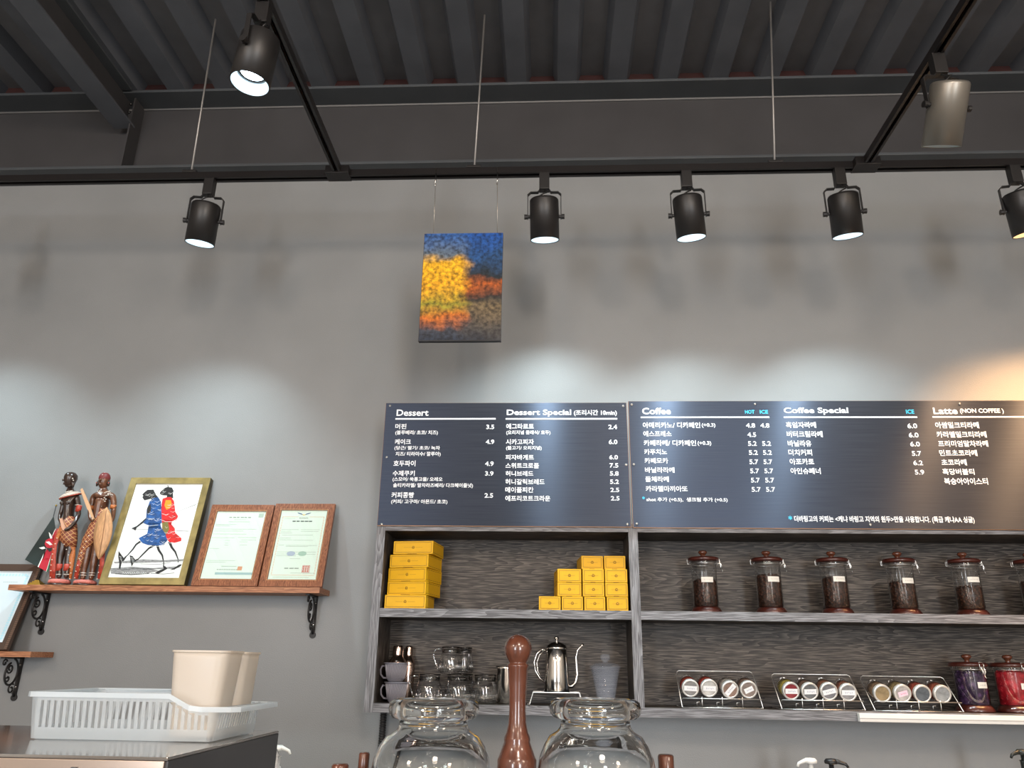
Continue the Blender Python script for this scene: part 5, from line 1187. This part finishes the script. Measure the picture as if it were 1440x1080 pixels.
# pump bottles on the rear counter
def pump_bottle(label, px, py, Y, col, bodyc, flip=1, H=None):
    p = W(px, py, Y); x = p.x; z0 = .9505; zt_ = p.z
    t = thing('pump_bottle', label, 'bottle', (x, Y, z0), 'syrup pump bottles')
    m1 = mat('pump_plastic_'+str(col), col, .35); m2 = mat('bottle_'+str(bodyc), bodyc, .25, trans=.3)
    hb = zt_-z0-.085
    MB().lathe([(0,0),(.034,0),(.036,.004),(.036,hb-.07),(.030,hb-.045),(.014,hb-.018),(.014,hb)], (x,Y,z0), 28).build('bottle_body', m2, t)
    MB().lathe([(.017,hb),(.017,hb+.020),(.012,hb+.024),(.012,hb+.050),(.016,hb+.052)], (x,Y,z0), 24).build('collar', m1, t)
    MB().lathe([(.008,hb+.052),(.008,hb+.068),(.021,hb+.070),(.022,hb+.078),(.016,hb+.085),(0,hb+.086)], (x,Y,z0), 24).build('pump_head', m1, t)
    MB().tube([(x,Y,z0+hb+.078),(x+flip*.022,Y-.010,z0+hb+.077),(x+flip*.044,Y-.016,z0+hb+.070),(x+flip*.050,Y-.018,z0+hb+.060)], [.009,.007,.005,.004], 8).build('nozzle', m1, t)
pump_bottle('white pump bottle beside the machine, lower left', 391, 1048, -.50, (.72,.72,.68), (.70,.70,.66), 1)
pump_bottle('white pump head at the bottom edge below the spice racks', 1139, 1066, -.35, (.70,.70,.68), (.25,.16,.08), -1)
pump_bottle('black pump head at the bottom edge below the spice racks', 1168, 1067, -.35, (.015,.015,.016), (.10,.06,.03), 1)
pump_bottle('dark pump bottle at the bottom right picture corner', 1437, 1054, -.35, (.015,.018,.016), (.03,.04,.03), -1)

# crumpled clear bag with blue clip beside the machine
t = thing('plastic_bag', 'crumpled clear plastic bag with a blue tie beside the machine', 'bag', (W(345,1060,-1.40).x, -1.40, .9005))
film = thin_glass('clear_film', (.96,.96,.98), 2.2, .12); rs = random.Random(11)
vs = []; fs = []; nu, nv_ = 14, 16
cxg = t.location.x
zt_ = W(362,1039,-1.40).z
for j in range(nv_+1):
    v = j/nv_; zz_ = .9005+(zt_-.9005)*v; wd = .075*(1-.80*max(0,(v-.80)/.20)**1.2); 
    for i in range(nu):
        a = 2*PI*i/nu; r = wd*(1+.22*math.sin(3*a+v*21)+.16*rs.uniform(-1,1))
        vs.append((cxg+(.015+.012)*max(0,v-.8)/.2*1.0+r*math.cos(a), -1.36+r*.5*math.sin(a), zz_+.004*rs.uniform(-1,1)*(j > 0)))
for j in range(nv_):
    for i in range(nu): fs.append((j*nu+i, j*nu+(i+1)%nu, (j+1)*nu+(i+1)%nu, (j+1)*nu+i))
vs = [(x_, y_, max(z_, .9008)) for x_, y_, z_ in vs]
MB().add(vs, fs, False).build('film', film, t)
c = W(364,1068,-1.42); MB().tube([(c.x-.012,-1.42,c.z-.001),(c.x,-1.425,c.z+.003),(c.x+.014,-1.42,c.z+.001)], .0035, 6).build('blue_tie', mat('blue_plastic', (.01,.14,.50), .4), t)

# ------------------------------------------------------------------ cold drip tower with two glass globes
DY = -2.2; kf = MPP(DY, 1.55); fx = W(728, 960, DY).x
def zy(v, x=728): return W(x, v, DY).z
t = thing('drip_tower', 'turned red-brown wooden stand with ball finial between two glass globes', 'stand', (fx, DY, .9005))
prof = [(0,892),(8,893.5),(14,898),(18,904),(20,911),(19,919),(16,926),(13.2,931),(12.8,933),(15.6,934.5),(15.6,937),(14.4,940),(13.2,960),(11.9,985),(11.6,1000),(12.6,1018),(15,1030),(18,1037),(18.5,1040),(18,1043),(22,1055),(25,1064),(27,1068),(27,1082),(25,1090),(16,1100)]
MB().lathe([(r*kf, zy(v)) for r, v in reversed(prof)], (fx, DY, 0), 48).build('finial', REDWOOD, t)
zp0 = zy(1100)
MB().lathe([(0,.93),(.022,.93),(.022,zp0+.0),(0,zp0+.0)], (fx, DY, 0), 24).build('post', REDWOOD, t)
MB().box(fx-.20, fx+.20, DY-.10, DY+.10, .9005, .93).build('base_board', REDWOOD, t, .004)
gz = zy(1118)
gxs = [W(608, 1050, DY).x, W(838, 1050, DY).x]
MB().box(gxs[0]-.09, gxs[1]+.09, DY-.085, DY+.085, gz-.036, gz-.016).build('globe_shelf', REDWOOD, t, .004)
for (px, py, r_, Yp) in ((512.5,1058,7.6,DY+.06),(478.5,1074,12,DY-.02),(936,1061,11,DY+.06)):
    p = W(px, py, Yp); rr_ = r_*MPP(Yp, 1.5)
    MB().lathe([(0,gz-.017),(rr_,gz-.017),(rr_,p.z-.002),(rr_*.85,p.z),(0,p.z)], (p.x, Yp, 0), 24).build('peg', REDWOOD, t)
rg = mat('clear_thick_glass', (.97,.985,.98), 0.0, trans=1, ior=1.47)
def globe(label, gx, cxp, lipw, v0, bs=1):
    t = thing('glass_globe', label, 'glass vessel', (gx, DY, gz-.0155), 'glass globes of the drip tower')
    R = lipw/2*kf; zl = W(cxp, v0, DY).z; h = 26*kf*1.05
    zb_ = gz-.0155
    o = [(0,zb_),(.050,zb_),(.066,zb_+.004),(R*1.28,zb_+.022)] 
    zs = lambda v: W(cxp, v, DY).z
    outer = [(0,zb_+.0002),(.045,zb_+.0002),(.064,zb_+.004),(83*bs*kf,zs(1092)),(84*bs*kf,zs(1080)),(81.5*bs*kf,zs(1065)),(75*bs*kf,zs(1048)),(64*kf,zs(1035)),(53*kf,zs(1028)),(49*kf,zs(1022)),(48*kf,zs(1012)),
             (51*kf,zs(1011)),(59*kf,zs(1009)),(63*kf,zs(1003)),(64*kf,zs(995)),(62*kf,zs(987)),(56*kf,zs(983)),(50*kf,zs(982.5)),(45.5*kf,zs(984)),(44.5*kf,zs(990))]
    inner = [(44.8*kf,zs(1010)),(45.2*kf,zs(1022)),(50*kf,zs(1032)),(61*kf,zs(1038.5)),(71.5*bs*kf,zs(1050)),(78.3*bs*kf,zs(1067)),(80.8*bs*kf,zs(1080)),(79.8*bs*kf,zs(1091)),(.060,zb_+.008),(.045,zb_+.0045),(0,zb_+.0045)]
    MB().lathe(outer+inner, (gx, DY, 0), 56).build('blown_glass', rg, t)
globe('left clear glass globe with thick rolled lip, beside the wooden finial', gxs[0], 608, 127, 984, .975)
globe('right clear glass globe with thick rolled lip, beside the wooden finial', gxs[1], 832, 127, 984, .955)
flush_text()
